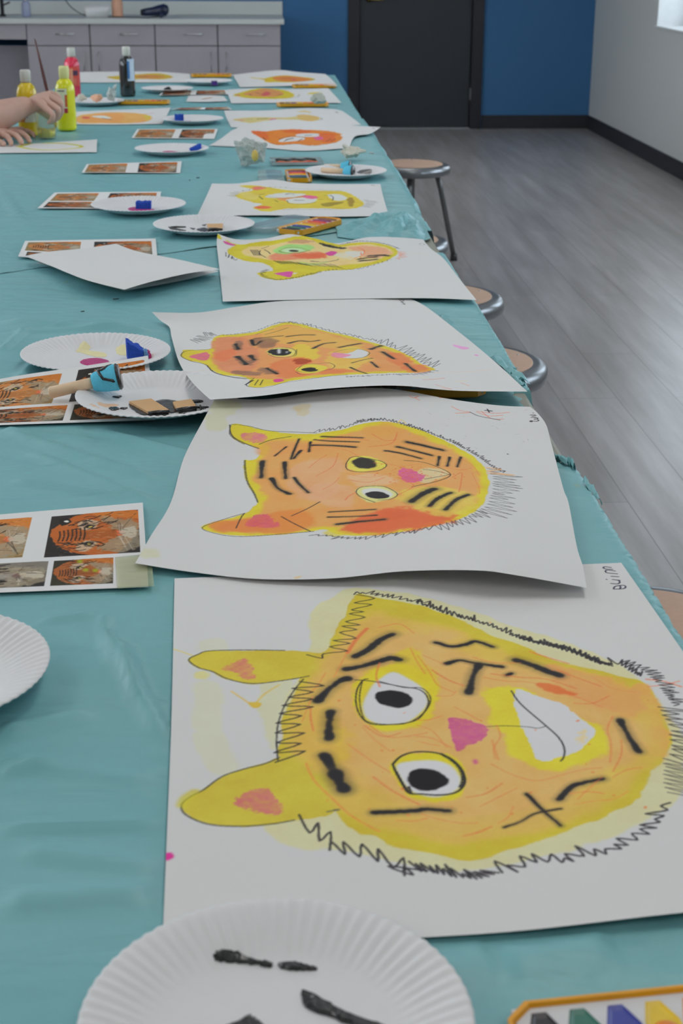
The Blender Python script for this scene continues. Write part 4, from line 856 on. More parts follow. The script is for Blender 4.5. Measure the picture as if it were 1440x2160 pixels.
    S.fill([(1150, 188), (1170, 192), (1208, 200), (1180, 205)], (222, 140, 200), 1.5, .5, .7); S.fill([(1225, 222), (1245, 225), (1240, 236)], (222, 120, 196), 1.5, .5, .7)
    for L in ([(1085, 335), (1115, 345), (1145, 352)], [(1110, 348), (1140, 352)], [(1180, 330), (1210, 340)], [(1040, 318), (1120, 312)], [(1060, 350), (1100, 356)]): S.line(L, (232, 120, 80), 1.6, .6, .8, dry=.3)
    for L in ([(1000, 310), (1060, 308)], [(1160, 325), (1200, 322)]): S.line(L, (222, 206, 120), 1.6, .6, .7)
    for L in ([(955, 18), (968, 24), (960, 28)], [(958, 32), (970, 30)], [(962, 38), (974, 36)], [(952, 22), (972, 40)]): S.line(L, (80, 78, 80), 1.6, .5)
    return S.build('tiger_painting', 'long-faced orange tiger painting with curled upper left corner, beside the torn teal cover', group='tiger paintings drying on the table')
painting_third()

def painting_fourth():
    S = Sheet([(459, 493, 0.020), (500, 505, 0.008), (560, 503, 0.010), (610, 494, 0.022), (665, 503, 0.014), (710, 513, 0.006), (780, 500, 0.014), (860, 502, 0.006), (892, 505, 0)],
              [(892, 505, 0), (908, 524, 0.004), (935, 545, 0.004), (970, 590, 0.004), (1005, 633, 0.006)],
              [(470, 636, 0.001), (600, 633, 0.001), (760, 630, 0.004), (900, 629, 0.005), (1005, 633, 0.006)],
              [(459, 493, 0.020), (457, 515, 0.008), (462, 560, 0.002), (470, 636, 0.001)], step=1.3, white=(196, 194, 197), z=0.0027, seed=4)
    S.crop(460, 470, .3056)
    head = [(0, 80), (20, 100), (60, 130), (120, 155), (80, 175), (60, 195), (100, 230), (200, 265), (300, 275), (360, 300), (380, 330), (300, 340), (270, 350), (310, 375), (400, 395), (520, 385), (640, 360), (720, 335), (860, 325), (960, 315), (1060, 290), (1150, 265), (1220, 225), (1235, 190), (1190, 160), (1090, 140), (960, 135), (840, 150), (760, 130), (690, 100), (590, 90), (500, 100), (420, 118), (300, 128), (200, 145), (140, 150), (60, 120), (0, 110)]
    S.fill(head, (206, 193, 48), 1.4, .25, cell=12)
    S.fill([(150, 200), (220, 165), (330, 155), (420, 140), (520, 120), (620, 115), (700, 145), (820, 170), (960, 150), (1090, 155), (1190, 185), (1180, 225), (1060, 270), (900, 290), (700, 300), (560, 275), (400, 260), (250, 240)], (226, 200, 150), 6, .5, .85, cell=24)
    S.fill([(350, 230), (460, 190), (600, 205), (720, 200), (720, 240), (580, 250), (400, 262)], (232, 130, 100), 7, .6, .85); S.fill([(510, 225), (620, 212), (740, 210), (740, 240), (600, 245)], (232, 100, 58), 6, .5, .8, cell=6)
    S.fill([(480, 130), (560, 115), (660, 125), (600, 140), (520, 142)], (196, 148, 110), 4, .5, .8); S.fill([(880, 165), (1000, 160), (1140, 175), (1200, 200), (1120, 240), (1000, 235), (960, 200)], (226, 160, 130), 6, .5, .8)
    S.fill([(380, 190), (440, 160), (560, 150), (640, 155), (660, 175), (600, 200), (480, 215), (400, 212)], (150, 212, 120), 5, .4, .85); S.fill([(550, 265), (660, 280), (760, 270), (700, 290), (600, 290)], (176, 206, 110), 4, .4, .7)
    S.fill([(440, 185), (500, 175), (580, 182), (590, 196), (500, 204), (450, 198)], (186, 212, 172), 2); S.fill([(490, 190), (525, 188), (558, 194), (530, 200), (495, 199)], (28, 28, 28), 1, .2)
    S.fill([(880, 200), (960, 195), (1000, 205), (960, 240), (900, 230)], (200, 198, 196), 4, .5, .9); S.fill([(780, 215), (860, 205), (900, 230), (930, 250), (840, 240)], (204, 200, 190), 5, .5, .7)
    S.fill([(740, 208), (780, 196), (820, 202), (808, 216), (770, 228), (748, 218)], (206, 74, 150), 1.2, .3); S.fill([(385, 350), (440, 342), (512, 336), (515, 355), (495, 375), (450, 366)], (206, 84, 156), 1.4, .3); S.fill([(34, 122), (70, 136), (130, 156), (60, 148)], (204, 84, 146), 1.4, .3)
    S.fill([(515, 345), (552, 345), (520, 358)], (200, 198, 200), 1.2)
    S.line([(418, 192), (450, 205), (540, 210), (610, 195), (630, 190), (590, 180), (560, 172), (480, 172), (430, 188)], INK, 1.2, .4, dry=.2); S.line([(640, 262), (700, 270), (760, 268), (820, 256), (830, 250)], INK, 1.5, .4); S.line([(640, 266), (690, 268)], INK, 3.5, .8)
    S.fill([(700, 140), (740, 145), (800, 160), (870, 172), (880, 180), (800, 175), (730, 160)], (40, 38, 40), 1.5, .5, .95, cell=8)
    for L in ([(1040, 228), (1100, 224), (1175, 228)], [(975, 250), (1040, 240), (1090, 236)], [(985, 262), (1040, 258), (1090, 252)], [(1090, 226), (1150, 222)]): S.stripe(L, 10)
    for x in range(0, 60, 12): S.line([(222+x, 186), (250+x, 225)], INK, 1.6, .5)
    for L in ([(290, 190), (285, 215), (300, 225)], [(300, 178), (340, 165), (350, 160)], [(318, 185), (345, 200), (360, 215)], [(285, 215), (330, 240)]): S.line(L, INK, 1.8, .5)
    S.hatch([(370, 262), (620, 290), (680, 305), (440, 285)], 26, w=1.1, seed=2, jit=2); S.hatch([(600, 280), (800, 285), (880, 315), (700, 300)], 14, w=1, seed=3)
    S.hatch([(60, 205), (140, 260), (120, 262), (60, 235)], 9, w=1.4, seed=4)
    S.fur([(330, 320), (290, 340), (310, 375), (400, 395), (520, 385), (640, 358), (720, 338)], 8, 7, 1.2, seed=1, side=1); S.fur([(740, 335), (860, 325), (980, 318), (1060, 300), (1150, 270), (1200, 255)], 10, 12, 1, seed=2, side=1)
    S.fur([(840, 150), (960, 130), (1080, 135), (1180, 155), (1240, 180)], 5, 6, 1.2, seed=3, side=1); S.fur([(1235, 195), (1245, 235), (1215, 245)], 12, 7, 1.4, color=(230, 110, 70), seed=5, side=1)
    S.line([(960, 172), (1000, 185), (1010, 205), (990, 222), (985, 205)], (236, 110, 64), 1.8, .6); S.line([(940, 245), (970, 232), (990, 245)], (236, 110, 64), 1.6, .6)
    for y in range(5): S.line([(1050, 165+y*10), (1170, 178+y*10)], (206, 130, 104), 1.2, .6, .6)
    S.line([(1240, 205), (1340, 208), (1440, 218)], (222, 206, 150), 1.6, .6, .6)
    for L in ([(1385, 148), (1400, 142)], [(1390, 155), (1410, 158)], [(1408, 142), (1425, 148)], [(1418, 152), (1426, 148)]): S.line(L, (120, 116, 120), 1.6, .5)
    return S.build('tiger_painting', 'tiger painting with one green eye and a wide blank lower half', group='tiger paintings drying on the table')
painting_fourth()

def painting_fifth():
    S = Sheet([(447, 387, 0), (500, 387, 0.004), (570, 379, 0.016), (630, 386, 0.008), (700, 388, 0.002), (802, 388, 0)], [(802, 388, 0), (808, 415, 0), (820, 455, 0)],
              [(415, 456, 0), (560, 454, 0.002), (700, 457, 0.002), (820, 455, 0)], [(447, 387, 0), (436, 412, 0.001), (415, 456, 0)], step=1.8, white=(204, 202, 205), z=0.0027, seed=5)
    S.crop(420, 140, .3194)
    S.fill([(265, 790), (340, 785), (440, 795), (560, 815), (700, 820), (860, 822), (960, 828), (1030, 860), (1085, 905), (1040, 935), (940, 942), (820, 938), (620, 938), (540, 945), (450, 960), (380, 948), (360, 930), (420, 910), (340, 895), (240, 860), (280, 835), (360, 815)], (218, 198, 64), 1.6, .4, cell=10)
    S.fill([(260, 840), (330, 830), (400, 860), (330, 885)], (222, 206, 120), 6, .6, .7); S.fill([(520, 870), (680, 850), (780, 860), (740, 880), (560, 890)], (232, 150, 96), 6, .5, .8)
    S.fill([(350, 800), (390, 793), (440, 803), (400, 815), (360, 815)], (226, 124, 100), 2, .3); S.fill([(372, 925), (430, 922), (485, 930), (440, 940), (380, 940)], (232, 110, 70), 2, .3)
    S.fill([(440, 855), (560, 835), (680, 840), (700, 850), (560, 868), (460, 868)], (206, 206, 204), 2, .3); S.fill([(580, 880), (640, 868), (740, 868), (780, 885), (720, 904), (610, 904)], (206, 206, 204), 2, .3)
    S.fill([(845, 850), (900, 842), (960, 855), (975, 875), (920, 888), (880, 878)], (206, 206, 204), 2, .3); S.fill([(680, 858), (740, 852), (782, 866), (740, 876)], (228, 104, 150), 2, .3)
    for L, w in (([(570, 845), (600, 840), (625, 845)], 3.5), ([(630, 884), (690, 884)], 4), ([(865, 850), (885, 865), (880, 885)], 2.2), ([(392, 850), (430, 842)], 2.5), ([(395, 858), (420, 878)], 2.5), ([(820, 850), (870, 855)], 2), ([(500, 885), (520, 895)], 2.5), ([(790, 880), (812, 878)], 2.5), ([(440, 858), (560, 872), (700, 856)], 1.6), ([(580, 885), (600, 905), (700, 908), (770, 895)], 1.6)): S.line(L, (52, 50, 54), w, .8)
    S.fill([(800, 910), (900, 895), (960, 895), (900, 915), (840, 926)], (150, 130, 40), 4, .5, .8); S.fill([(980, 870), (1020, 870), (1010, 925), (985, 915)], (150, 120, 40), 4, .5, .8)
    S.fur([(390, 805), (480, 800), (620, 808), (780, 815), (960, 825)], 9, 16, 1.6, color=(150, 146, 110), seed=1, lean=-.6); S.fur([(1080, 880), (1100, 905), (1060, 930)], 26, 13, 1.8, color=(140, 138, 138), seed=2); S.fur([(960, 940), (800, 942), (640, 942), (540, 946)], 7, 14, 1.6, color=(120, 114, 90), seed=3); S.fur([(250, 860), (270, 830), (330, 820)], 20, 12, 1.6, color=(140, 136, 90), seed=4)
    S.line([(1135, 784), (1155, 788)], (90, 88, 90), 3, 1)
    return S.build('tiger_painting', 'yellow tiger painting with open white eyes just behind the bunched teal cover', group='tiger paintings drying on the table')
painting_fifth()

def painting_simple(edges, seed, white, crop, fn, label, step=3.0, z=0.0027):
    S = Sheet(*edges, step=step, white=white, z=z, seed=seed); S.crop(*crop); fn(S)
    return S.build('tiger_painting', label, group='tiger paintings drying on the table')
C5 = (420, 140, .3194); C1 = (0, 0, .5)
def p6(S):
    S.fill([(345, 425), (420, 430), (520, 420), (620, 415), (720, 420), (830, 425), (900, 435), (945, 465), (910, 500), (820, 515), (740, 522), (640, 512), (540, 520), (480, 512), (420, 480), (370, 450)], (234, 138, 44), 2, .4, cell=10)
    for q in ([(350, 428), (440, 435), (460, 480), (400, 465)], [(800, 440), (900, 450), (900, 490), (820, 500)], [(540, 425), (700, 418), (720, 440), (600, 440)]): S.fill(q, (232, 104, 48), 8, .6, .7)
    S.fill([(525, 490), (560, 475), (620, 465), (690, 470), (690, 485), (620, 495), (540, 500)], (214, 212, 214), 2); S.fill([(640, 450), (720, 442), (790, 446), (790, 462), (720, 466), (650, 462)], (214, 212, 214), 2)
    S.fill([(755, 470), (800, 462), (820, 478), (780, 488)], (232, 104, 150), 2); S.line([(575, 484), (620, 474)], INK, 6, 1.5); S.line([(700, 456), (740, 454)], INK, 5, 1.5); S.line([(525, 486), (560, 470), (640, 462), (700, 472)], INK, 3, 1)
    S.line([(460, 505), (540, 518), (640, 512), (740, 524), (830, 516), (910, 500)], (120, 90, 60), 3, 1.2, dry=.3); S.line([(420, 470), (440, 485)], INK, 5, 1.5)
    for x in (840, 870, 650, 560): S.line([(x, 495), (x+30, 480)], (120, 70, 40), 4, 1.5)
    S.line([(1145, 408), (1160, 412)], (120, 116, 120), 5, 1.5)
painting_simple(([(487, 276, 0.0), (520, 262, 0.006), (560, 255, 0.03), (600, 252, 0.036), (700, 262, 0.014), (803, 268, 0.010)], [(803, 268, 0.010), (780, 282, 0.008), (748, 288, 0.004), (737, 312, 0)],
                 [(441, 307, 0), (560, 312, 0), (640, 318, 0), (737, 312, 0)], [(487, 276, 0.0), (466, 292, 0), (441, 307, 0)]), 6, (216, 214, 216), C5, p6, 'bright orange tiger painting whose corner sticks out past the table edge', 2.4)
def p7(S):
    S.fill([(220, 350), (320, 338), (430, 335), (560, 338), (660, 330), (740, 325), (800, 345), (740, 362), (640, 352), (540, 358), (440, 358), (350, 375), (280, 365)], (222, 206, 128), 3, .6, .9, cell=16)
    S.fill([(640, 325), (700, 318), (790, 335), (760, 360), (680, 355)], (226, 190, 110), 4, .6, .9); S.fill([(640, 300), (700, 292), (745, 308), (690, 302)], (226, 206, 130), 3, .4, .8); S.fill([(470, 348), (510, 346), (505, 358), (475, 358)], (220, 110, 160), 3, .3)
    S.line([(385, 348), (450, 344)], INK, 7, 2); S.line([(320, 348), (350, 350)], (80, 90, 40), 6, 2); S.line([(780, 355), (812, 350), (800, 340)], (90, 88, 90), 3, 1); S.fill([(240, 352), (300, 350), (290, 362)], (224, 150, 150), 4, .5, .7)
    S.line([(900, 300), (915, 306)], (90, 88, 90), 6, 2)
painting_simple(([(472, 233, 0), (560, 233, 0.004), (640, 228, 0.012), (700, 230, 0.008), (722, 234, 0)], [(722, 234, 0), (745, 250, 0), (762, 263, 0)],
                 [(487, 268, 0), (560, 272, 0), (660, 270, 0), (762, 263, 0)], [(472, 233, 0), (478, 250, 0), (487, 268, 0)]), 7, (216, 214, 217), C5, p7, 'faint pastel tiger painting lying under the bright orange one', 2.6, z=0.0022)
def p8(S):
    S.fill([(225, 190), (280, 170), (360, 150), (430, 138), (520, 150), (590, 165), (625, 190), (600, 208), (520, 215), (420, 214), (320, 210), (270, 200)], (224, 206, 50), 3, .4, cell=12)
    S.fill([(290, 180), (370, 160), (440, 145), (520, 160), (560, 182), (500, 200), (400, 200), (330, 195)], (226, 150, 100), 5, .6, .85); S.fill([(410, 185), (450, 165), (470, 185), (430, 195)], (214, 80, 100), 4, .4, .8); S.fill([(240, 185), (275, 188), (260, 197)], (228, 110, 140), 3, .3)
    for L in ([(330, 185), (345, 190)], [(520, 190), (545, 185)], [(375, 175), (400, 180)], [(455, 205), (520, 208)]): S.line(L, (60, 40, 40), 5, 2)
    S.fill([(710, 182), (760, 170), (815, 176), (770, 184)], (232, 212, 60), 3, .5, .9); S.line([(600, 210), (650, 200), (660, 185)], (180, 178, 160), 8, 3, .6)
painting_simple(([(478, 189, 0), (545, 186, 0.006), (600, 188, 0.004), (692, 186, 0)], [(692, 186, 0), (705, 200, 0), (720, 217, 0)], [(488, 218, 0), (560, 217, 0), (640, 217, 0), (720, 217, 0)], [(478, 189, 0), (482, 203, 0), (488, 218, 0)]), 8, (222, 221, 225), C5, p8, 'round yellow and orange tiger painting in front of the crumpled grey tissue', 3)
def p9(S):
    S.fill([(335, 72), (420, 80), (470, 70), (540, 60), (640, 65), (730, 75), (765, 88), (700, 98), (600, 106), (500, 104), (440, 105), (430, 90), (370, 80)], (230, 206, 56), 3, .4, cell=14); S.fill([(480, 75), (560, 64), (700, 76), (740, 90), (660, 100), (540, 98)], (236, 140, 70), 5, .5, .9)
    S.line([(540, 80), (600, 78)], INK, 8, 3); S.line([(735, 90), (760, 84)], INK, 6, 2); S.fill([(600, 84), (640, 84), (630, 96)], (220, 100, 120), 4, .4)
painting_simple(([(490, 158, 0.0), (540, 152, 0.016), (590, 148, 0.028), (630, 152, 0.014), (686, 156, 0.002)], [(686, 156, 0.002), (700, 168, 0.004), (712, 181, 0.012)], [(506, 184, 0), (580, 182, 0), (650, 180, 0.006), (712, 181, 0.012)], [(490, 158, 0), (498, 170, 0), (506, 184, 0)]), 9, (226, 228, 235), C5, p9, 'farthest tiger painting at the right far corner of the table', 3)
def p10(S):
    S.fill([(450, 325), (520, 318), (600, 312), (680, 310), (730, 325), (680, 335), (600, 333), (500, 336)], (226, 200, 70), 3, .5, cell=14); S.fill([(560, 322), (640, 316), (700, 326), (620, 332)], (226, 150, 90), 4, .5, .8); S.line([(580, 325), (620, 323)], INK, 6, 3); S.line([(650, 318), (690, 320)], (120, 80, 50), 6, 3)
painting_simple(([(168, 152, 0.004), (230, 151, 0.01), (330, 151, 0.006), (400, 156, 0)], [(400, 156, 0), (401, 165, 0), (402, 174, 0)], [(166, 174, 0), (250, 174, 0), (402, 174, 0)], [(168, 152, 0.004), (167, 163, 0), (166, 174, 0)]), 10, (226, 228, 235), C1, p10, 'far yellow tiger painting behind the black paint bottle', 3)
def p12(S):
    S.fill([(328, 490), (400, 478), (500, 474), (600, 480), (640, 495), (620, 512), (540, 520), (430, 520), (330, 518)], (236, 182, 104), 3, .4, cell=12); S.fill([(340, 500), (420, 480), (520, 482), (500, 515), (400, 515)], (238, 164, 92), 6, .6, .7); S.fill([(600, 482), (640, 490), (620, 510)], (226, 206, 80), 4, .4, .8)
    S.fill([(385, 490), (440, 488), (470, 500), (420, 498)], (222, 222, 222), 3); S.line([(430, 498), (470, 505)], (60, 50, 50), 5, 2); S.fill([(345, 492), (380, 494), (372, 500), (350, 499)], (224, 90, 90), 3, .3); S.line([(600, 482), (650, 478)], (228, 110, 130), 5, 2); S.line([(570, 516), (610, 512)], (228, 110, 130), 5, 2)
painting_simple(([(150, 236, 0), (240, 232, 0), (300, 230, 0.004), (360, 227, 0.002)], [(360, 227, 0.002), (352, 243, 0), (342, 261, 0)], [(150, 262, 0), (240, 263, 0), (342, 261, 0)], [(150, 236, 0), (150, 249, 0), (150, 262, 0)]), 12, (212, 210, 216), C1, p12, 'pale orange tiger painting beside the bright yellow paint bottle', 2.6)
# the sheet being worked on
S = Sheet([(2, 306, 0), (80, 302, 0), (205, 294, 0.010)], [(205, 294, 0.010), (204, 308, 0.002), (204, 321, 0)], [(-30, 323, 0), (80, 322, 0), (204, 321, 0)], [(2, 306, 0), (-14, 315, 0), (-30, 323, 0)], step=2.2, white=(212, 212, 218), z=0.0027, seed=13); S.crop(*C1)
S.line([(80, 618), (130, 606), (200, 603), (290, 607), (345, 618), (300, 627), (200, 633), (120, 627), (80, 618)], (206, 206, 70), 13, 3, .95); S.line([(80, 618), (120, 608)], (206, 206, 70), 22, 5, .8)
S.build('paper_sheet', 'white sheet with a fresh yellow oval in front of the paint cup', 'painting')

# folded blank sheet
def two_layer():
    t = empty('folded_sheet', at(250, 560, TZ+.003), 0, 'large blank white sheet folded over itself, left of the green-eyed tiger', 'paper')
    a = Sheet([(52, 540, 0.012), (100, 531, 0.014), (175, 524, 0.012), (245, 514, 0.014)], [(245, 514, 0.014), (290, 530, 0.012), (380, 548, 0.012), (464, 568, 0.018)], [(262, 611, 0.020), (320, 596, 0.024), (380, 585, 0.024), (430, 574, 0.020), (464, 568, 0.018)][:1]+[(320, 594, 0.022), (400, 576, 0.020), (464, 568, 0.018)],
              [(52, 540, 0.012), (110, 562, 0.014), (180, 590, 0.022), (262, 611, 0.020)], step=4, white=(200, 198, 202), z=0.004, seed=20)
    a.build('upper_leaf', parent=t)
    b = Sheet([(74, 555, 0.006), (130, 538, 0.004), (200, 528, 0.004), (245, 518, 0.004)], [(245, 518, 0.004), (300, 536, 0.002), (380, 556, 0.004), (462, 572, 0.006)], [(262, 613, 0.001), (320, 604, 0.002), (400, 588, 0.003), (462, 572, 0.006)],
              [(74, 555, 0.006), (110, 562, 0.006), (180, 590, 0.004), (262, 613, 0.001)], step=3, white=(200, 198, 202), z=0.0027, seed=21)
    b.fill([(150, 575), (200, 588), (250, 606), (260, 612), (240, 590), (190, 575)], (206, 196, 90), 6, .4, .9)
    b.build('lower_leaf', parent=t)
two_layer()

# ================================================================ printed reference sheets with four tiger photographs
def tiger_panel(S, s0, s1, t0, t1, kind, seed):
    """little printed portrait of a tiger lying on its side; (x,y) 0..1 in the panel, y down"""
    W, H = S.nx-1, S.ny-1
    L = lambda x, y: np.array([(s0+(s1-s0)*x)*W, (t0+(t1-t0)*y)*H])
    rg = random.Random(seed); sc = (s1-s0)*W*S.step
    y0, y1 = int(t0*H), int(t1*H)+1; x0, x1 = int(s0*W), int(s1*W)+1
    bgc = {0: (42, 38, 36), 1: (52, 50, 38), 2: (150, 128, 86), 3: (40, 40, 40)}[kind]
    keep = S.img.copy()
    S.fillraw([L(0, 0), L(1, 0), L(1, 1), L(0, 1)], bgc, .3)
    fur = {0: (178, 96, 36), 1: (160, 92, 44), 2: (196, 130, 70), 3: (120, 116, 108)}[kind]
    P = lambda l: [L(x, y) for x, y in l]
    F = lambda l, c, soft=1.2, rough=.3, a=1.0: S.fillraw(catmull(P(l), 4, True), c, soft, rough, a, cell=5, seed=seed)
    def ln(l, c, w, a=.9): S.lineraw(catmull(P(l), 4) if len(l) > 2 else P(l), c, w*sc/100, .35*sc/100+.2, a)
    F([(.02, .42), (.12, .2), (.3, .03), (.65, -.02), (1.02, 0.02), (1.02, 0.35), (.9, .75), (.7, 1.02), (.35, .95), (.12, .75)], fur)
    if kind != 3: F([(.45, .0), (.75, .0), (1, .02), (1, .22), (.8, .16), (.6, .14)], (196, 118, 44), 2, .4, .8)
    F([(.55, .12), (.8, .2), (.98, .3), (1, .8), (.8, .98), (.55, .85), (.75, .55)], (150, 142, 122), 3.5, .6, .8)
    F([(.30, .22), (.45, .15), (.56, .28), (.44, .40), (.33, .36)], (192, 186, 170), 1.6, .4, .75); F([(.30, .80), (.42, .66), (.54, .72), (.48, .88), (.36, .9)], (192, 186, 170), 1.6, .4, .75)
    F([(.25, .45), (.5, .44), (.78, .46), (.80, .60), (.5, .62), (.25, .58)], tuple(int(v*.9) for v in fur) if kind != 3 else (150, 146, 140), 1.6, .3)
    F([(.76, .46), (.84, .50), (.85, .56), (.78, .60), (.74, .54)], (206, 110, 70) if kind != 3 else (120, 100, 96), 1, .1)
    F([(.80, .46), (.95, .40), (.97, .66), (.82, .60)], (186, 182, 168), 2, .4, .85)
    for cy in (.33, .74):
        F([(.40, cy-.03), (.46, cy-.05), (.51, cy), (.46, cy+.04), (.40, cy+.03)], (30, 28, 26), .8, .1); F([(.44, cy-.02), (.475, cy-.01), (.47, cy+.02), (.44, cy+.015)], (190, 172, 70), .6)
    for i in range(46):
        x = rg.uniform(.10, .66); up = rg.random() < .5; y = rg.uniform(.06, .40) if up else rg.uniform(.66, .94)
        l = rg.uniform(.05, .13); d = (1 if up else -1)
        ln([(x, y), (x+l*.5, y-d*.02), (x+l, y-d*rg.uniform(-.02, .08))], (26, 22, 20), rg.uniform(1.0, 2.2))
    for i in range(7):
        x = .12+i*.045; ln([(x, .40-.01*i), (x+.012, .52), (x, .64)], (28, 22, 20), 1.7)
    for i in range(12):
        up = rg.random() < .5; a = (.82+rg.uniform(-.05, .03), .48 if up else .6); ln([a, (a[0]+rg.uniform(-.05, .15), a[1]+(-1 if up else 1)*rg.uniform(.1, .36))], (196, 194, 184) if rg.random() < .6 else (50, 46, 40), rg.uniform(.35, .8), .6)
    for i in range(110):
        x = rg.uniform(.1, .97); y = rg.uniform(.02, .98); ln([(x, y), (x+rg.uniform(.02, .07), y+rg.uniform(-.03, .03))], rg.choice([(206, 180, 130), fur, (70, 46, 28), (40, 32, 26), (186, 178, 160)]), rg.uniform(.5, 1.6), .5)
    if kind == 0: F([(.08, .12), (.16, .06), (.24, .16), (.14, .26)], (34, 30, 28), 1, .2); F([(.14, .15), (.19, .13), (.19, .19)], (216, 216, 210), .8)
    out = keep; out[y0:y1, x0:x1] = S.img[y0:y1, x0:x1]; S.img = out
def refsheet(edges, step, white, seed, label, panels=((.03, .41, .07, .60, 2), (.50, .965, .05, .60, 0), (.03, .50, .655, .965, 1), (.53, .86, .655, .965, 1)), extra=None, name='photo_sheet'):
    S = Sheet(*edges, step=step, white=white, z=0.0027, seed=seed)
    S.hl = .84
    for i, (a, b, c, d, k) in enumerate(panels): tiger_panel(S, a, b, c, d, k, seed*7+i)
    if extra: extra(S)
    return S.build(name, label, 'photo sheet', 'printed sheets of tiger photographs', mname='printed_paper')
def sp(S):
    for p in ((168, 1184), (180, 1202), (200, 1203)): S.fill([(p[0]-5, p[1]-2), (p[0]+5, p[1]-3), (p[0]+5, p[1]+3), (p[0]-4, p[1]+3)], (150, 160, 30), .8)
# nearest: its left half is out of frame
def full(tr, br, tl, bl, h=0.0, mid=0.0):
    T = [(tl[0], tl[1], h), ((tl[0]+tr[0])/2, (tl[1]+tr[1])/2, mid), (tr[0], tr[1], 0)]; B = [(bl[0], bl[1], h), ((bl[0]+br[0])/2, (bl[1]+br[1])/2, mid), (br[0], br[1], 0)]
    return T, [(tr[0], tr[1], 0), (br[0], br[1], 0)], B, [(tl[0], tl[1], h), (bl[0], bl[1], h)]
refsheet(full((301, 1060), (313, 1238), (-130, 1096), (-215, 1258)), .8, (196, 198, 206), 31, 'sheet of tiger photos nearest the camera, its corner under clear tape',
         panels=((.05, .458, .08, .60, 2), (.553, .975, .09, .62, 0), (.03, .575, .665, .95, 3), (.60, .855, .665, .95, 1)), extra=sp)
tp = [at(u, v, TZ+.0040) for u, v in ((243, 1176), (318, 1168), (325, 1238), (248, 1243))]
M_TAPE = mat('clear_tape', (0.72, 0.74, 0.42), 0.15, trans=0.55, var=0.15, scale=60, bump=0.5, coat=.4, alpha=.75)
P = np.zeros((14, 14, 3))
for i in range(14):
    for j in range(14):
        a, b = i/13, j/13; P[i, j] = (tp[0]*(1-b)+tp[1]*b)*(1-a)+(tp[3]*(1-b)+tp[2]*b)*a; P[i, j, 2] += 0.0012*abs(math.sin(a*13))+0.0004
Pt = P.copy(); Pt[..., 2] += .0003
o = link('tape_strip', grid_mesh('tape_strip', P-tp[0]), M_TAPE); o.location = tuple(tp[0]); tag(o, 'wide strip of clear yellowish tape with wet streaks on the nearest photo sheet', 'tape')
refsheet(([(-40, 806, .010), (60, 789, .016), (150, 776, .020), (240, 762, .020), (312, 750, .014)], [(312, 750, .014), (318, 800, .003), (328, 886, .001)], [(-95, 900, 0), (110, 893, 0), (328, 886, .002)], [(-40, 806, .010), (-66, 850, .002), (-95, 900, 0)]), .95, (200, 202, 210), 32, 'sheet of tiger photos with a foam dauber across it and a plate on its corner',
         panels=((.03, .44, .07, .60, 2), (.53, .965, .05, .60, 0), (.03, .53, .66, .955, 1), (.565, .90, .66, .955, 1)))
refsheet(full((328, 503), (334, 566), (53, 508), (38, 541), 0.002), 1.6, (212, 214, 222), 33, 'sheet of tiger photos half hidden by the folded blank sheet', panels=((.03, .43, .10, .62, 2), (.53, .965, .10, .62, 0), (.05, .46, .68, .95, 1), (.53, .85, .68, .95, 1)))
refsheet(full((340, 404), (333, 441), (115, 406), (79, 439), 0.001), 2.0, (212, 214, 222), 34, 'sheet of tiger photos partly under a plate with a blue sponge', panels=((.04, .42, .08, .56, 2), (.53, .96, .08, .56, 0), (.04, .48, .62, .95, 0), (.56, .85, .62, .95, 1)))
refsheet(full((383, 340), (380, 365), (183, 346), (172, 364), 0.004, 0.0), 2.2, (214, 216, 222), 35, 'sheet of tiger photos lying by itself just below the plate with a pink smear', panels=((.03, .44, .08, .95, 2), (.56, .96, .08, .95, 0)),
         extra=lambda S: S.fill([(270, 346), (292, 346), (289, 356), (270, 356)], (214, 216, 222), .8))
refsheet(full((459, 272), (452, 293), (289, 272), (277, 291)), 2.6, (214, 216, 222), 36, 'sheet of tiger photos between two plates with blue sponges', panels=((.03, .48, .06, .94, 2), (.56, .97, .06, .94, 1)), extra=lambda S: S.fill([(432, 283), (455, 283), (452, 293), (430, 293)], (214, 216, 222), .8))
refsheet(full((478, 190), (482, 199), (345, 191), (335, 201), 0.004), 3.2, (214, 216, 222), 37, 'far sheet of tiger photos just behind a white plate', panels=((.03, .46, .05, .95, 1), (.54, .96, .05, .95, 1)))
refsheet(full((482, 226), (490, 231), (380, 227), (360, 231), 0.002), 3.2, (200, 196, 196), 38, 'dim sheet of tiger photos behind the farthest blue sponge plate', panels=((.03, .46, .05, .95, 1), (.54, .96, .05, .95, 1)))

# ================================================================ plates, paint, tools on the table
M_PLATE = mat('white_paper_plate', (0.80, 0.80, 0.82), 0.55, var=0.02, scale=60, spec=0.4)
M_BLACKP = mat('wet_black_paint', (0.006, 0.006, 0.008), 0.22, coat=0.5, var=0.3, scale=300, bump=0.6)
M_PINKP = mat('magenta_paint', (0.55, 0.03, 0.22), 0.4, var=0.3, scale=400, bump=0.5)
M_SPONGE = mat('blue_sponge', (0.02, 0.09, 0.55), 0.9, var=0.35, scale=500, bump=1.0); M_SPLIT = mat('pale_blue_sponge', (0.18, 0.36, 0.66), 0.9, var=0.3, scale=500, bump=1.0)
M_CARD = mat('card_brown', alb((176, 142, 104)), 0.9); M_WOOD = mat('pale_wood', alb((204, 178, 148)), 0.55, var=0.12, scale=60)
M_TEALF = mat('teal_foam', alb((78, 164, 190)), 0.85, var=0.15, scale=300, bump=0.5); M_SKINP = mat('peach_paint_stain', alb((226, 190, 160)), 0.6); M_YST = mat('pale_yellow_stain', alb((214, 206, 160)), 0.6)
PZ = 0.0028
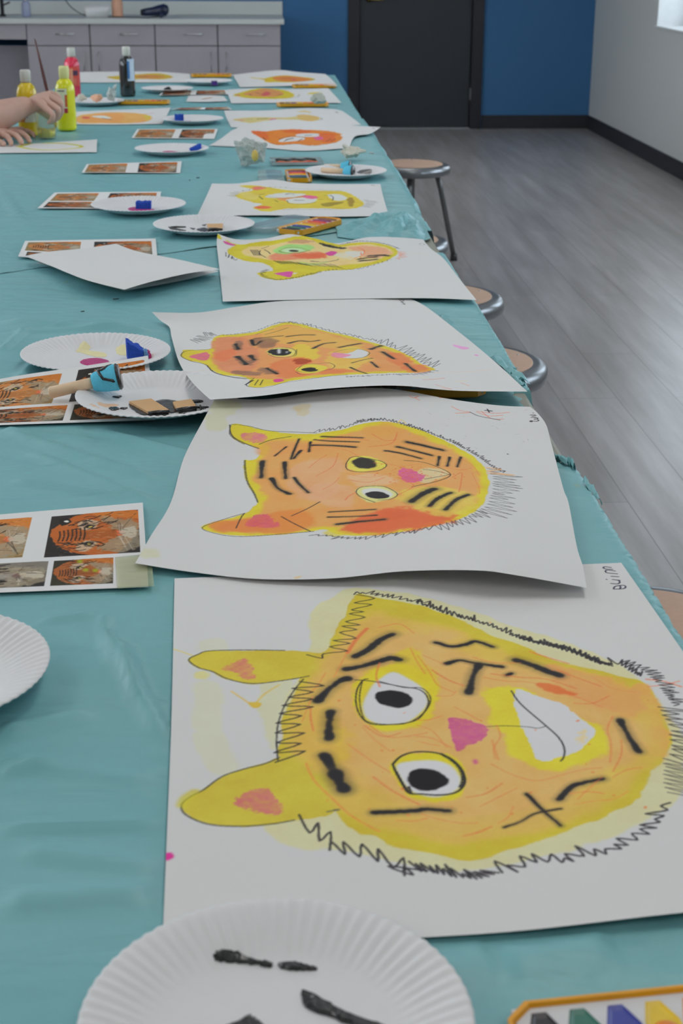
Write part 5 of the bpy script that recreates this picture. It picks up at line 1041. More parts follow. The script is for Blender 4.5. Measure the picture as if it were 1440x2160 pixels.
def plate_mesh():
    bm = bmesh.new(); nf = 72
    def fn(r, z, th):
        k = max(0, min(1, (r-0.076)/0.012)*(1-.45*max(0, (r-.104)/.0105))); return r+0.0001*k*math.cos(nf*th), z+0.00085*k*math.cos(nf*th)
    prof = [(0, 0.0016), (0.04, 0.0014), (0.070, 0.0016), (0.076, 0.0028), (0.086, 0.0075), (0.098, 0.0125), (0.108, 0.0158), (0.1125, 0.0166), (0.1145, 0.0160), (0.1142, 0.0150), (0.108, 0.0145), (0.098, 0.0112), (0.086, 0.0062), (0.076, 0.0014), (0.070, 0.0), (0, 0.0)]
    lathe(bm, prof, 432, (0, 0, 0), fn); bmesh.ops.recalc_face_normals(bm, faces=bm.faces[:])
    me = bpy.data.meshes.new('paper_plate'); bm.to_mesh(me); bm.free(); me.materials.append(M_PLATE); me.polygons.foreach_set('use_smooth', [True]*len(me.polygons)); return me
PM = plate_mesh()
def blob(parent, pts, m, name='paint_smear', h=0.0012, z=0.0019, jit=0.0008):
    """pts: plate-local (x,y)"""
    Q = catmull(pts, 5, True) if len(pts) > 3 else [np.array(p, float) for p in pts]
    rg = random.Random(int(abs(Q[0][0]*1e5)) % 999); Q = [q+np.array([rg.uniform(-jit, jit), rg.uniform(-jit, jit)]) for q in Q]
    def zr(q):
        r = math.hypot(q[0], q[1]); return z+max(0, (r-0.074))*0.42 if r < .113 else z+.0165
    c = np.mean(Q, 0); bm = bmesh.new(); n = len(Q)
    lo = [bm.verts.new((q[0], q[1], zr(q)-0.0006)) for q in Q]; mid = [bm.verts.new((q[0], q[1], zr(q)+h*0.5)) for q in Q]
    tp = [bm.verts.new((c[0]+(q[0]-c[0])*.75, c[1]+(q[1]-c[1])*.75, zr(q)+h*(0.9+rg.random()*.3))) for q in Q]
    for A, B in ((lo, mid), (mid, tp)):
        for k in range(n): bm.faces.new((A[k], A[(k+1) % n], B[(k+1) % n], B[k]))
    bm.faces.new(tp); bmesh.ops.triangulate(bm, faces=[f for f in bm.faces if len(f.verts) > 4])
    return ob(name, bm, m, parent, False)
def stroke2(pts, ws):
    """ribbon outline around a line, for paint smears"""
    P = [np.array(p, float) for p in pts]; L = []; R_ = []
    for i, p in enumerate(P):
        d = P[min(i+1, len(P)-1)]-P[max(i-1, 0)]; d /= np.linalg.norm(d)+1e-9; n = np.array([-d[1], d[0]])
        L.append(p+n*ws[i]/2); R_.append(p-n*ws[i]/2)
    return L+R_[::-1]
def plate(c, label, rz=0.0, tilt=(0, 0), z=PZ):
    o = empty('paper_plate', (c[0], c[1], TZ+z), 0, label, 'plate', 'white fluted paper plates')
    o.rotation_euler = (tilt[0], tilt[1], rz)
    link('dish', PM, None, o, False)
    return o
def onplate(o, u, v, h=0.004):
    p = at(u, v, o.location.z+h); return (p[0]-o.location.x, p[1]-o.location.y)
def blobs_px(o, polys, m, **k):
    for q in polys: blob(o, [onplate(o, u, v) for u, v in q], m, **k)
pl = {}
pl[1] = plate((0.0025, 0.689), 'white plate in the foreground with black paint strokes, cut off by the bottom edge', z=0.007)
blobs_px(pl[1], [[(452, 2019), (470, 2010), (510, 2012), (545, 2024), (565, 2030), (520, 2028), (480, 2026), (455, 2026)], [(548, 2028), (565, 2025), (575, 2033), (556, 2034)], [(585, 2030), (615, 2026), (650, 2034), (670, 2040), (640, 2042), (605, 2040)],
                 [(636, 2088), (646, 2086), (700, 2118), (760, 2146), (830, 2170), (800, 2180), (720, 2150), (645, 2118)], [(450, 2175), (490, 2155), (525, 2138), (545, 2150), (570, 2175), (520, 2190)]], M_BLACKP, h=.0022, z=.0022)
pl[2] = plate((at(102, 1415, TZ+.017)[0]-0.1145, 1.153), 'clean white plate cut off by the left picture edge', z=PZ+.003, tilt=(0, 0.0))
pl[3] = plate((-0.256, 2.222), 'white plate with a blue sponge wedge and a magenta blot, under the photo sheet')
blobs_px(pl[3], [[(168, 762), (180, 755), (205, 753), (228, 758), (226, 766), (190, 768)]], M_PINKP)
blobs_px(pl[3], [[(160, 738), (175, 727), (190, 730), (185, 736), (215, 740), (225, 748), (205, 750), (175, 742)], [(245, 732), (265, 730), (270, 745), (250, 745)], [(318, 755), (324, 750), (322, 762), (315, 766)]], M_YST, h=.0003, name='paint_stain')
pl[4] = plate((at(155, 845, TZ+.022)[0]+0.1145, 1.968), 'white plate with black paint and cardboard bits, tucked under two paintings', z=PZ+.0062)
blobs_px(pl[4], [[(272, 850), (285, 846), (312, 848), (345, 868), (355, 866), (350, 874), (300, 872), (282, 862)], [(325, 846), (345, 840), (370, 843), (385, 850), (378, 862), (360, 868), (345, 858)], [(306, 878), (320, 871), (345, 872), (355, 878), (335, 884), (312, 884)],
                 [(230, 858), (245, 857), (252, 860), (236, 863)], [(252, 859), (268, 858), (262, 861)], [(378, 868), (392, 870), (394, 880), (386, 872)], [(400, 843), (424, 842), (426, 845), (404, 847)], [(410, 852), (412, 852), (414, 862), (411, 862)], [(420, 852), (423, 853), (425, 862), (422, 862)], [(405, 856), (436, 856), (436, 858), (405, 858)], [(236, 835), (258, 833), (250, 837)], [(428, 860), (433, 860), (434, 864), (429, 864)]], M_BLACKP, h=.0018)
blobs_px(pl[4], [[(205, 852), (225, 849), (250, 850), (236, 856), (208, 858)], [(188, 865), (225, 863), (236, 868), (225, 876), (200, 872)]], M_SKINP, h=.0003, name='paint_stain')
pl[5] = plate((-0.127, 3.347), 'white plate with brown card scraps on black paint, left of the green-eyed tiger')
blobs_px(pl[5], [[(415, 482), (430, 478), (445, 484), (470, 483), (450, 487), (425, 486)], [(425, 473), (436, 471), (432, 475)], [(400, 479), (412, 480), (408, 483)], [(354, 480), (392, 484), (372, 486)]], M_BLACKP)
pl[6] = plate((-0.294, 3.62), 'white plate with a blue sponge resting partly on a photo sheet', z=PZ+.001)
blobs_px(pl[6], [[(270, 438), (285, 435), (295, 440), (320, 439), (325, 443), (300, 445), (276, 442)]], M_PINKP)
pl[7] = plate((-0.271, 4.694), 'white plate with pink smear and blue sponge at its right rim')
blobs_px(pl[7], [[(342, 319), (355, 317), (375, 319), (372, 323), (348, 323)]], M_PINKP)
pl[8] = plate((0.243, 4.194), 'white plate with two foam daubers near the right table edge')
blobs_px(pl[8], [[(752, 361), (765, 360), (785, 362), (778, 366), (758, 364)]], M_BLACKP)
pl[9] = plate((-0.243, 5.55), 'white plate with a blue sponge beside the pale orange painting')
blobs_px(pl[9], [[(382, 255), (402, 254), (404, 257), (386, 258)]], M_PINKP)
pl[10] = plate((at(203, 221)[0], at(203, 221)[1]), 'white plate under crumpled peach tissues by the red paint bottle')
pl[11] = plate((-0.403, 6.79), 'far white plate next to the black paint bottle')
blobs_px(pl[11], [[(345, 188), (358, 187), (364, 190), (350, 191)]], M_BLACKP)
pl[12] = plate((at(438, 178)[0], at(438, 178)[1]), 'farthest white plate with a small purple sponge')
# white scrap with brown and teal tools further back
S = Sheet([(398, 202, .001), (440, 201, .004), (472, 203, .001)], [(472, 203, .001), (476, 208, 0), (480, 213, 0)], [(392, 214, 0), (430, 215, 0), (480, 213, 0)], [(398, 202, .001), (395, 208, 0), (392, 214, 0)], step=3, white=(222, 222, 228), seed=61)
S.line([(428, 209), (445, 206)], (190, 150, 120), 16, 4); S.build('paper_scrap', 'small white paper scrap with a brown mark between far plates', 'paper')
# sponges
def sponge(c, size, rz, label, m=M_SPONGE, wedge=True, side=None, z=0.0):
    o = empty('sponge', c, rz, label, 'sponge', 'cut sponges dipped in paint')
    def prof(x0, x1, mm, nm):
        bm = bmesh.new(); sx, sy, sz = size; n = 8; vs = []
        for i in range(n+1):
            row = []; x = x0+(x1-x0)*i/n
            for j in range(n+1):
                y = -sy/2+sy*j/n
                h = sz*(1-0.75*abs((x+sx/2)/sx)) if wedge else sz*(0.95+0.04*math.sin(i*1.1))
                row.append((x, y, h))
            vs.append(row)
        T = [[bm.verts.new((a+random.uniform(-1, 1)*sx*.02, b+random.uniform(-1, 1)*sy*.03, h+random.uniform(-1, 1)*sz*.05)) for a, b, h in r] for r in vs]
        Bt = [[bm.verts.new((a, b, 0.0)) for a, b, h in r] for r in vs]
        for i in range(n):
            for j in range(n):
                bm.faces.new((T[i][j], T[i+1][j], T[i+1][j+1], T[i][j+1])); bm.faces.new((Bt[i][j], Bt[i][j+1], Bt[i+1][j+1], Bt[i+1][j]))
        for i in range(n):
            bm.faces.new((T[i][0], Bt[i][0], Bt[i+1][0], T[i+1][0])); bm.faces.new((T[i][n], T[i+1][n], Bt[i+1][n], Bt[i][n]))
            bm.faces.new((T[0][i], T[0][i+1], Bt[0][i+1], Bt[0][i])); bm.faces.new((T[n][i], Bt[n][i], Bt[n][i+1], T[n][i+1]))
        return ob(nm, bm, mm, o)
    prof(-size[0]/2, size[0]*.18, m, 'sponge_body'); prof(size[0]*.18, size[0]*.38, M_SPLIT if side else m, 'pale_face'); prof(size[0]*.38, size[0]*.5, M_PINKP if side else m, 'painted_edge')
    return o
def P3(u, v, h): p = at(u, v, TZ+h); return (p[0], p[1], TZ+h)
sponge(P3(293, 756, .0075), (0.036, 0.03, 0.030), 0.15, 'blue sponge wedge with a magenta painted edge on the plate under the photo sheet', side=True)
sponge(P3(303, 440, .0055), (0.036, 0.028, 0.018), 0.0, 'blue sponge block standing in magenta paint on a plate', wedge=False)
sponge(P3(412, 317, .0065), (0.034, 0.03, 0.020), 3.3, 'blue sponge on the rim of the plate with a pink smear')
sponge(P3(378, 254, .0055), (0.032, 0.03, 0.022), 0.1, 'blue sponge on the plate beside the pale orange painting', wedge=False)
sponge(P3(452, 180, .0055), (0.026, 0.03, 0.020), 0.0, 'small purple sponge on the farthest plate', m=mat('purple_sponge', (0.10, 0.04, 0.25), 0.9, var=.3, scale=400, bump=.8), wedge=False)
# cardboard scrapers
def card(q, label, h=0.010, th=0.004, tilt=0.0):
    P = [at(u, v, TZ+h+th+tilt*k) for k, (u, v) in enumerate(q)]; c = np.mean(P, 0); bm = bmesh.new()
    a = [bm.verts.new(tuple(p-c)) for p in P]; b = [bm.verts.new(tuple(p-c-np.array([0, 0, th]))) for p in P]; n = len(P)
    bm.faces.new(a); bm.faces.new(b[::-1])
    for k in range(n): bm.faces.new((a[k], b[k], b[(k+1) % n], a[(k+1) % n]))
    bmesh.ops.bevel(bm, geom=bm.edges[:], offset=0.0005, segments=1, affect='EDGES')
    o = ob('cardboard_scraper', bm, M_CARD); o.location = tuple(c); tag(o, label, 'cardboard', 'cardboard scrapers on plates')
    bm = bmesh.new(); d = P[1]-P[0] if len(P) > 1 else 0
    pts = [P[-1]-c, (P[-1]+P[-2])/2-c, P[-2]-c]; tube(bm, [tuple(p-np.array([0, .001, th*.6])) for p in pts], [0.0028, 0.0034, 0.0024], 8)
    ob('painted_edge', bm, M_BLACKP, o, True); return o
card([(272, 846), (319, 840), (357, 864), (312, 868)], 'larger brown cardboard scraper with a black painted edge', h=.012)
card([(364, 847), (404, 841), (414, 856), (372, 861)], 'smaller brown cardboard scraper right of the larger one', h=.013)
card([(343, 474), (368, 476), (392, 478), (350, 479)], 'thin dark cardboard strip at the left of its plate', h=.004, th=.002)
card([(436, 472), (470, 471), (469, 482), (440, 481)], 'brown cardboard square on black paint at the plate centre', h=.007, th=.003)
# foam daubers
def dauber(a, b, label, rh=0.0085, head=0.036, band=True):
    a = Vector(a); b = Vector(b); d = (b-a).normalized(); o = empty('foam_dauber', tuple(a), 0, label, 'dauber', 'foam daubers')
    bm = bmesh.new(); tube(bm, [(0, 0, 0), tuple(d*.002), tuple((b-a)*.5), tuple(b-a)], [rh*.85, rh, rh*.95, rh*.9], 20); ob('handle', bm, M_WOOD, o, True)
    q = b-a-d*.004
    bm = bmesh.new(); tube(bm, [tuple(q), tuple(q+d*.004), tuple(q+d*head*.45), tuple(q+d*head*.9), tuple(q+d*head)], [rh*1.3, rh*1.6, rh*1.95, rh*2.2, rh*2.1], 24); f = ob('foam_head', bm, M_TEALF, o, True)
    bm = bmesh.new(); tube(bm, [tuple(q+d*head*.98), tuple(q+d*(head*1.03)), tuple(q+d*head*1.12)], [rh*2.12, rh*2.25, rh*1.9], 24); ob('black_tip', bm, M_BLACKP, o, True)
    if band:
        up = Vector((0, -0.35, 1)).normalized(); sdv = d.cross(up).normalized(); up2 = sdv.cross(d).normalized()
        pts = []
        for k in range(14):
            t = k/13; w = 0.25+0.9*math.sin(t*PI*1.0); ang = -0.9+1.9*t+0.5*math.sin(t*9); s = head*(0.85-0.55*abs(math.sin(t*PI)) if t < .8 else .85)
            rr = rh*(1.6+0.6*s/head)+.0002; pts.append(tuple(q+d*s+(up2*math.cos(ang)+sdv*math.sin(ang))*rr))
        bm = bmesh.new(); tube(bm, pts, 0.0022, 8); ob('paint_streak', bm, M_BLACKP, o, True)
    return o
dauber(at(104, 829, TZ+.020), at(201, 806, TZ+.034), 'foam dauber with wooden handle and teal head lying from photo sheet to plate')
dauber(at(683, 352, TZ+.012), at(722, 352, TZ+.014), 'foam dauber lying behind the other one on the plate', rh=.008, head=.026, band=False)
dauber(at(678, 359, TZ+.011), at(728, 361, TZ+.012), 'foam dauber with black tip in front on the plate', rh=.008, head=.026, band=False)

# watercolour boxes
M_YBOX = mat('yellow_plastic', alb((206, 142, 16)), 0.3, coat=0.3, var=0.05); M_WTRAY = mat('white_tray', (0.72, 0.72, 0.74), 0.35)
M_CLEAR = mat('clear_lid', (0.62, 0.70, 0.72), 0.08, var=0.02, alpha=.30, coat=.5)
PANC = [(20, 16, 24), (36, 92, 78), (40, 50, 128), (226, 190, 40), (232, 140, 30), (200, 60, 50), (120, 40, 90), (110, 70, 40)]
def paintbox(c, ang, label, L=0.205, Wd=0.068, H=0.013, lid=None, yaw2=0.0, n=8, order=None, z=PZ, wet=True, lh=1.0):
    """paint tray with its long side along ang"""
    o = empty('watercolour_box', (c[0], c[1], TZ+z), ang, label, 'paint box', 'yellow watercolour boxes')
    ch = 0.014
    out = [(-L/2+ch, -Wd/2), (L/2-ch, -Wd/2), (L/2, -Wd/2+ch), (L/2, Wd/2-ch), (L/2-ch, Wd/2), (-L/2+ch, Wd/2), (-L/2, Wd/2-ch), (-L/2, -Wd/2+ch)]
    def sc(k): return [(x*(1-k/(L/2)), y*(1-k/(Wd/2))) for x, y in out]
    bm = bmesh.new(); rings = []
    for pts, zz in ((sc(.002), 0), (out, .002), (out, H), (sc(.0025), H), (sc(.0035), H-.003), (sc(.0035), .0025)): rings.append([bm.verts.new((x, y, zz)) for x, y in pts])
    for a, b in zip(rings, rings[1:]):
        for k in range(8): bm.faces.new((a[k], a[(k+1) % 8], b[(k+1) % 8], b[k]))
    bm.faces.new(rings[0][::-1]); bm.faces.new(rings[-1]); ob('tray', bm, M_YBOX, o)
    iw = Wd*.80; bm = bmesh.new(); box(bm, (0, Wd*.035, H-.006), (L-.010, iw*1.10, .006), bev=.0015); ins = ob('insert', bm, M_WTRAY, o)
    cols = order or list(range(8))
    for k in range(n):
        cx = -L/2+.009+(L-.018)*(k+.5)/n; rx = (L-.018)/n*.47; ry = iw*.475
        oct_ = [(cx+rx*math.cos(PI/8+j*PI/4)*1.05, Wd*.03+ry*math.sin(PI/8+j*PI/4)*1.05) for j in range(8)]
        cc = PANC[cols[k % 8]]
        m = mat('pan_colour_%d' % cols[k % 8], alb(cc), 0.45, var=.15, scale=80, coat=.1)
        bm = bmesh.new(); a = [bm.verts.new((x, y, H-.0028)) for x, y in oct_]; b = [bm.verts.new((cx+(x-cx)*.92, Wd*.03+(y-Wd*.03)*.92, H-.0014)) for x, y in oct_]; e = [bm.verts.new((cx+(x-cx)*.8, Wd*.03+(y-Wd*.03)*.8, H-.0024)) for x, y in oct_]
        for A, B in ((a, b), (b, e)):
            for j in range(8): bm.faces.new((A[j], A[(j+1) % 8], B[(j+1) % 8], B[j]))
        bm.faces.new(e); ob('paint_pan', bm, m, o)
    if lid:
        dx, dy, rz = lid; bm = bmesh.new(); rings = []
        for k, (pts, zz) in enumerate(((out, .001*lh), (out, .010*lh), (sc(.004), .0125*lh))): rings.append([bm.verts.new((x, y, zz)) for x, y in pts])
        ri = [[bm.verts.new((x, y, zz)) for x, y in pts] for pts, zz in ((sc(.0012), .001*lh), (sc(.0012), .0095*lh), (sc(.0045), .0115*lh))]
        for R_ in (rings, ri):
            for a, b in zip(R_, R_[1:]):
                for k in range(8): bm.faces.new((a[k], a[(k+1) % 8], b[(k+1) % 8], b[k]))
        bm.faces.new(rings[-1]); bm.faces.new(ri[-1][::-1])
        for k in range(8): bm.faces.new((rings[0][k], ri[0][k], ri[0][(k+1) % 8], rings[0][(k+1) % 8]))
        l = ob('clear_lid', bm, M_CLEAR, o); l.location = (dx, dy, rz)
    return o
def box_from(pa, pb, W_px_center, label, **k):
    a = np.array(at(*pa)); b = np.array(at(*pb)); ang = math.atan2(b[1]-a[1], b[0]-a[0]); return ang
a = at(1100, 2112, TZ+.017); b = at(1440, 2077, TZ+.017); ang = math.atan2(b[1]-a[1], b[0]-a[0])
dv = np.array([math.cos(ang), math.sin(ang)]); nv = np.array([-dv[1], dv[0]])
c = a[:2]+dv*(0.1025-.012)-nv*0.0385
paintbox(c, ang, 'open yellow watercolour box in the lower right corner', wet=True, Wd=.080)
bx_ = bpy.data.objects['watercolour_box']; px_ = -.205/2+.009+(.205-.018)*3.5/8
bm = bmesh.new(); lathe(bm, [(0, 0), (.008, 0), (.007, .0008), (0, .0010)], 14, (px_, .006, .0108)); ob('paint_blot', bm, mat('orange_paint', alb((226, 130, 30)), .35), bx_, True)
paintbox((at(925, 838)[0]-.035, at(925, 843)[1]+.03), 0.02, 'yellow watercolour box with clear lid sandwiched between two paintings', lid=(0, 0, .0125), lh=.35)
a = at(622, 482, TZ+.013); b = at(685, 465, TZ+.013); ang = math.atan2(b[1]-a[1], b[0]-a[0]); c = (a+b)/2
paintbox(c, ang, 'yellow watercolour box lying askew in front of the bunched teal cover', lid=(-.01, .078, 0), L=.19)
a = at(634, 384, TZ+.013); b = at(624, 353, TZ+.013); ang = math.atan2(b[1]-a[1], b[0]-a[0]); c = (a+b)/2
paintbox(c, ang, 'yellow watercolour box standing end-on beside the plate with daubers', lid=(0, .078, 0), L=.18)
for (q, lab, L) in (((638, 225), 'yellow watercolour box under the crumpled grey tissue', .21), ((304, 220), 'yellow watercolour box seen edge-on left of the far paintings', .21), ((446, 163), 'yellow watercolour box behind the farthest white plate', .2), ((662, 185), 'yellow watercolour box tucked under the farthest painting', .2)):
    c = at(q[0], q[1]); paintbox(c, .02 if q[0] != 638 else .05, lab, L=L, z=PZ if q[0] != 662 else .001)
# clear paint tray with wavy strokes
ct = empty('clear_palette', P3(625, 342, .003), 0.05, 'clear plastic palette with black and orange wavy strokes', 'palette')
bm = bmesh.new(); Ld, Wd = .155, .12; rings = []
for x, zz in ((1.0, 0), (1.0, .008), (.985, .008), (.97, .0015)): rings.append([bm.verts.new((sx*Ld/2*x, sy*Wd/2*x, zz)) for sx, sy in ((-1, -1), (1, -1), (1, 1), (-1, 1))])
for A, B in zip(rings, rings[1:]):
    for k in range(4): bm.faces.new((A[k], A[(k+1) % 4], B[(k+1) % 4], B[k]))
bm.faces.new(rings[0][::-1]); bm.faces.new(rings[-1]); ob('tray', bm, mat('frosted_tray', (0.55, 0.64, 0.64), 0.2, alpha=.55, coat=.5), ct)
for yy, mm_ in ((.03, M_BLACKP), (-.005, M_BLACKP), (-.03, mat('orange_paint', alb((226, 130, 30)), .35)), (-.04, mat('red_paint', alb((180, 60, 50)), .35))):
    bm = bmesh.new(); tube(bm, [(-.06+.12*i/20, yy+.01*math.sin(i*.9)+.012*i/20, .004) for i in range(21)], .0026, 8); ob('paint_stroke', bm, mm_, ct, True)

# crumpled tissues and towels
def crumple(c, size, m, label, name='tissue', seed=1, rough=.45, spike=None, cat='tissue'):
    """a wad of thin paper: flat facets meeting in sharp creases, with free corners (spike)"""
    rg = np.random.RandomState(seed); bm = bmesh.new(); bmesh.ops.create_icosphere(bm, subdivisions=5, radius=1.0)
    unit = lambda k: (lambda d: d/np.linalg.norm(d, axis=1)[:, None])(rg.randn(k, 3))
    d1 = unit(34); o1 = rg.uniform(.52, 1.05, 34); d2 = unit(60); a2 = rg.uniform(5, 12, 60); p2 = rg.uniform(0, 6, 60)
    for v in bm.verts:
        n = np.array(v.co); k = d1@n
        r = min(1.35, np.min(np.where(k > .2, o1/np.maximum(k, .2), 9)))*.85
        w = np.abs(np.mod((d2[:6]@n)*a2[:6]/2.2+p2[:6], 2)-1).mean()-.5; r *= 1+rough*w*.9
        w2 = np.abs(np.mod((d2[6:12]@n)*a2[6:12]+p2[6:12], 2)-1).mean()-.5; r *= 1+rough*w2*.35
        if spike is not None:
            for s in spike:
                s = np.array(s, float); ln_ = np.linalg.norm(s); u = s/ln_; q = max(0, n@u)
                side = np.cross(u, (0, 1, .3)); side /= np.linalg.norm(side); r += (ln_-1)*max(0, 1-((1-q)*9+abs(n@side)*1.1))
        p = n*r; v.co = (p[0]*size[0], p[1]*size[1], max(0.0, p[2]*size[2]+size[2]*.8))
    o = ob(name, bm, m, None, False); o.location = tuple(c); return tag(o, label, cat)
M_TISS = mat('thin_tissue', (0.56, 0.61, 0.58), 0.8, trans=0.12, var=.08, scale=25, bump=.3); M_TISS2 = mat('cream_tissue', (0.68, 0.66, 0.56), 0.85, var=.08, scale=30); M_PEACH = mat('peach_tissue', alb((228, 180, 150)), 0.85, var=.12, scale=40)
cr = crumple(P3(530, 350, .003), (.060, .040, .056), M_TISS, 'large crumpled white tissue with orange stain, standing on the teal cover', seed=5, rough=.6, spike=[(-.85, -.5, -.6), (.8, -.6, -.6), (-.5, 0, 1.05)])
bm = bmesh.new(); bmesh.ops.create_icosphere(bm, subdivisions=2, radius=1)
for v in bm.verts: v.co = (v.co.x*.010+.011, v.co.y*.006-.036, v.co.z*.017+.034)
ob('orange_stain', bm, mat('orange_stain', alb((206, 170, 90)), .8, var=.3, scale=80), cr, True)
crumple(P3(738, 336, .003), (.040, .045, .028), M_TISS2, 'crumpled cream tissue near the right table edge above the plate', seed=8, rough=.7, spike=[(-.8, 0, 1.2), (1.5, -.3, .2)])
crumple(P3(672, 224, .014), (.052, .05, .030), mat('grey_tissue', (0.52, 0.54, 0.47), 0.85, var=.15, scale=30), 'crumpled grey tissue on a yellow watercolour box', seed=12)
crumple(P3(236, 216, .010), (.032, .05, .040), M_TISS, 'pointed white paper towel beside the black bottle', seed=15, spike=[(1.0, 0, 1.5)])
crumple(P3(204, 216, .010), (.036, .05, .022), M_PEACH, 'crumpled peach stained tissue on a white plate', seed=17); crumple(P3(172, 215, .010), (.030, .05, .024), M_TISS2, 'crumpled tissue with pink spots beside the red bottle', seed=19)
crumple(P3(783, 324, .001), (.012, .02, .003), M_TISS, 'tiny white tissue scrap on the cover near the far stool', seed=21)
# bunched edge of the far cover, part of it hanging over the corner
def bunch():
    ny, nx = 90, 150; P = np.zeros((ny, nx, 3)); n1 = fbm(ny, nx, 14, 77, 4, 30); n2 = fbm(ny, nx, 6, 88, 3, 22)
    top = [(706, 478, .001), (740, 470, .006), (775, 458, .018), (805, 448, .030), (840, 446, .034), (868, 455, .018), (878, 468, -.03)]
    bot = [(712, 500, .000), (740, 504, .000), (775, 508, .001), (820, 512, .002), (860, 507, .002), (890, 508, .001), (908, 512, -.01)]
    def cv(e, n):
        Q = np.array(catmull([at(u, v, TZ+h) for u, v, h in e], 12)); t = np.linspace(0, len(Q)-1, n); return np.stack([np.interp(t, np.arange(len(Q)), Q[:, k]) for k in range(3)], -1)
    a, b = cv(top, nx), cv(bot, nx)
    for i in range(ny):
        t = i/(ny-1); P[i] = a*(1-t)+b*t
        env = math.sin(t*PI)*np.sin(np.linspace(0, 1, nx)*PI)**.4
        P[i, :, 2] += env*(.012+.022*np.abs(n1[i]-.5)*2+.006*np.sin(np.linspace(0, 1, nx)*26+t*9))-.002*(t > .96)
    P[..., 2] = np.where(P[..., 0] < TX1, np.maximum(P[..., 2], TZ+.0005), P[..., 2])
    return P
P = bunch(); org = P[45, 75].copy(); o = link('gathered_edge', grid_mesh('gathered_edge', P-org), M_CLOTH); 
far = bpy.data.objects['tablecloth.001']; o.parent = far; o.location = tuple(org-np.array(far.location))
# ragged lip of the torn near cover
def lip(pts, label=None, w=.02, seed=3):
    n = len(pts); P0 = np.array(catmull([at(u, v, TZ+h) for u, v, h in pts], 8)); nx = len(P0); ny = 10; P = np.zeros((ny, nx, 3)); nz = fbm(ny, nx, 3, seed, 3, 4)-.5
    for i in range(ny):
        t = i/(ny-1); P[i] = P0; P[i, :, 0] += w*(t-.3)*.8; P[i, :, 2] += .006*math.sin(t*PI)+nz[i]*.012-.008*t; P[i, :, 1] += nz[i]*.012
    org = P[5, nx//2].copy(); o = link('torn_edge', grid_mesh('torn_edge', P-org), M_CLOTH); nr = bpy.data.objects['tablecloth']; o.parent = nr; o.location = tuple(org-np.array(nr.location))
lip([(1036, 752, .006), (1055, 768, .008), (1075, 780, .006), (1088, 790, .004), (1097, 804, .0)], seed=4, w=.03); lip([(1166, 962, .001), (1180, 966, .002), (1196, 974, .003), (1204, 972, .004), (1210, 985, .002)], seed=6, w=.007); lip([(1232, 1012, .001), (1240, 1022, 0), (1252, 1038, -.004), (1260, 1054, -.010)], seed=16, w=.012)
lip([(1062, 782, .003), (1078, 798, .003), (1090, 806, .002), (1098, 816, -.002)], seed=9, w=.02)
# cut specks of black crayon
for u, v, l in ((244, 631, .010), (174, 657, .006), (417, 375, .009), (400, 380, .004)):
    p = at(u, v, TZ+.0022); bm = bmesh.new(); tube(bm, [(-l/2, 0, 0), (l/2, l*.3, 0)], .0011, 6); o = ob('crayon_crumb', bm, M_BLACKP); o.location = tuple(p); tag(o, {244: 'black crumb on the teal cover below the folded sheet', 174: 'tiny black crumb left of the long-faced painting', 417: 'black crumb on the teal cover near the small photo sheet', 400: 'tiniest black crumb near the small photo sheet'}[u], 'crumb')

# ================================================================ paint bottles, cup
def bottle(base, col, label, H=.205, R0=.031, labc=None, capm=None, clear=None, rz=0, tilt=0):
    o = empty('paint_bottle', base, rz, label, 'bottle', 'squeeze bottles of paint'); h = H
    bm = bmesh.new(); lathe(bm, [(0, 0.001), (R0*.86, 0), (R0*.98, .004), (R0, .010), (R0, h*.62), (R0*.97, h*.68), (R0*.80, h*.755), (R0*.52, h*.80), (R0*.42, h*.815), (0, h*.815)], 48); ob('body', bm, col, o, True)
    bm = bmesh.new(); lathe(bm, [(0, h*.81), (R0*.50, h*.81), (R0*.50, h*.83), (R0*.53, h*.835), (R0*.53, h*.97), (R0*.46, h), (0, h)], 32, (0, 0, 0), lambda r, z, t: (r*(1+.02*math.cos(24*t)), z)); cp = ob('flip_cap', bm, capm or mat('off_white_cap', (0.68, 0.68, 0.62), .45), o, True)
    if labc is not None:
        a0, a1, z0, z1, base_c, spots = labc
        def patch(b0, b1, y0, y1, m, nm, rr, par):
            bm = bmesh.new(); n = 16; g = [[bm.verts.new((rr*math.sin(b0+(b1-b0)*i/n), -rr*math.cos(b0+(b1-b0)*i/n), y)) for i in range(n+1)] for y in (y0, y1)]
            for i in range(n): bm.faces.new((g[0][i], g[0][i+1], g[1][i+1], g[1][i]))
            return ob(nm, bm, m, par, True)
        lb = patch(a0, a1, z0*h, z1*h, mat('label_%d_%d_%d' % base_c, alb(base_c), .35), 'label', R0+.0004, o)
        for (b0, b1, y0, y1, cc) in spots: patch(a0+(a1-a0)*b0, a0+(a1-a0)*b1, h*(z0+(z1-z0)*y0), h*(z0+(z1-z0)*y1), mat('label_ink_%d_%d_%d' % cc, alb(cc), .4), 'print', R0+.0008, lb)
    return o
mY = mat('yellow_paint_bottle', alb((226, 222, 10)), .22, coat=.5, var=.03); mY2 = mat('golden_paint_bottle', alb((206, 178, 24)), .25, coat=.4, var=.05)
mR = mat('red_paint_bottle', alb((206, 34, 70)), .22, coat=.5, var=.05); mK = mat('black_paint_bottle', (0.012, .014, .016), .15, coat=.6, var=.1)
bottle(P3(142, 274, .001), mY, 'bright yellow paint bottle with pale label, right of the hand', H=.215, R0=.0335, labc=(-.95, .30, .28, .66, (196, 200, 176), [(.72, 1.0, 0.0, .2, (150, 40, 60)), (.80, 1.0, .25, .75, (176, 84, 50)), (.1, .8, .88, .93, (90, 90, 84)), (.30, .45, .5, .7, (120, 124, 100))]), capm=mat('pale_yellow_cap', alb((214, 214, 150)), .4))
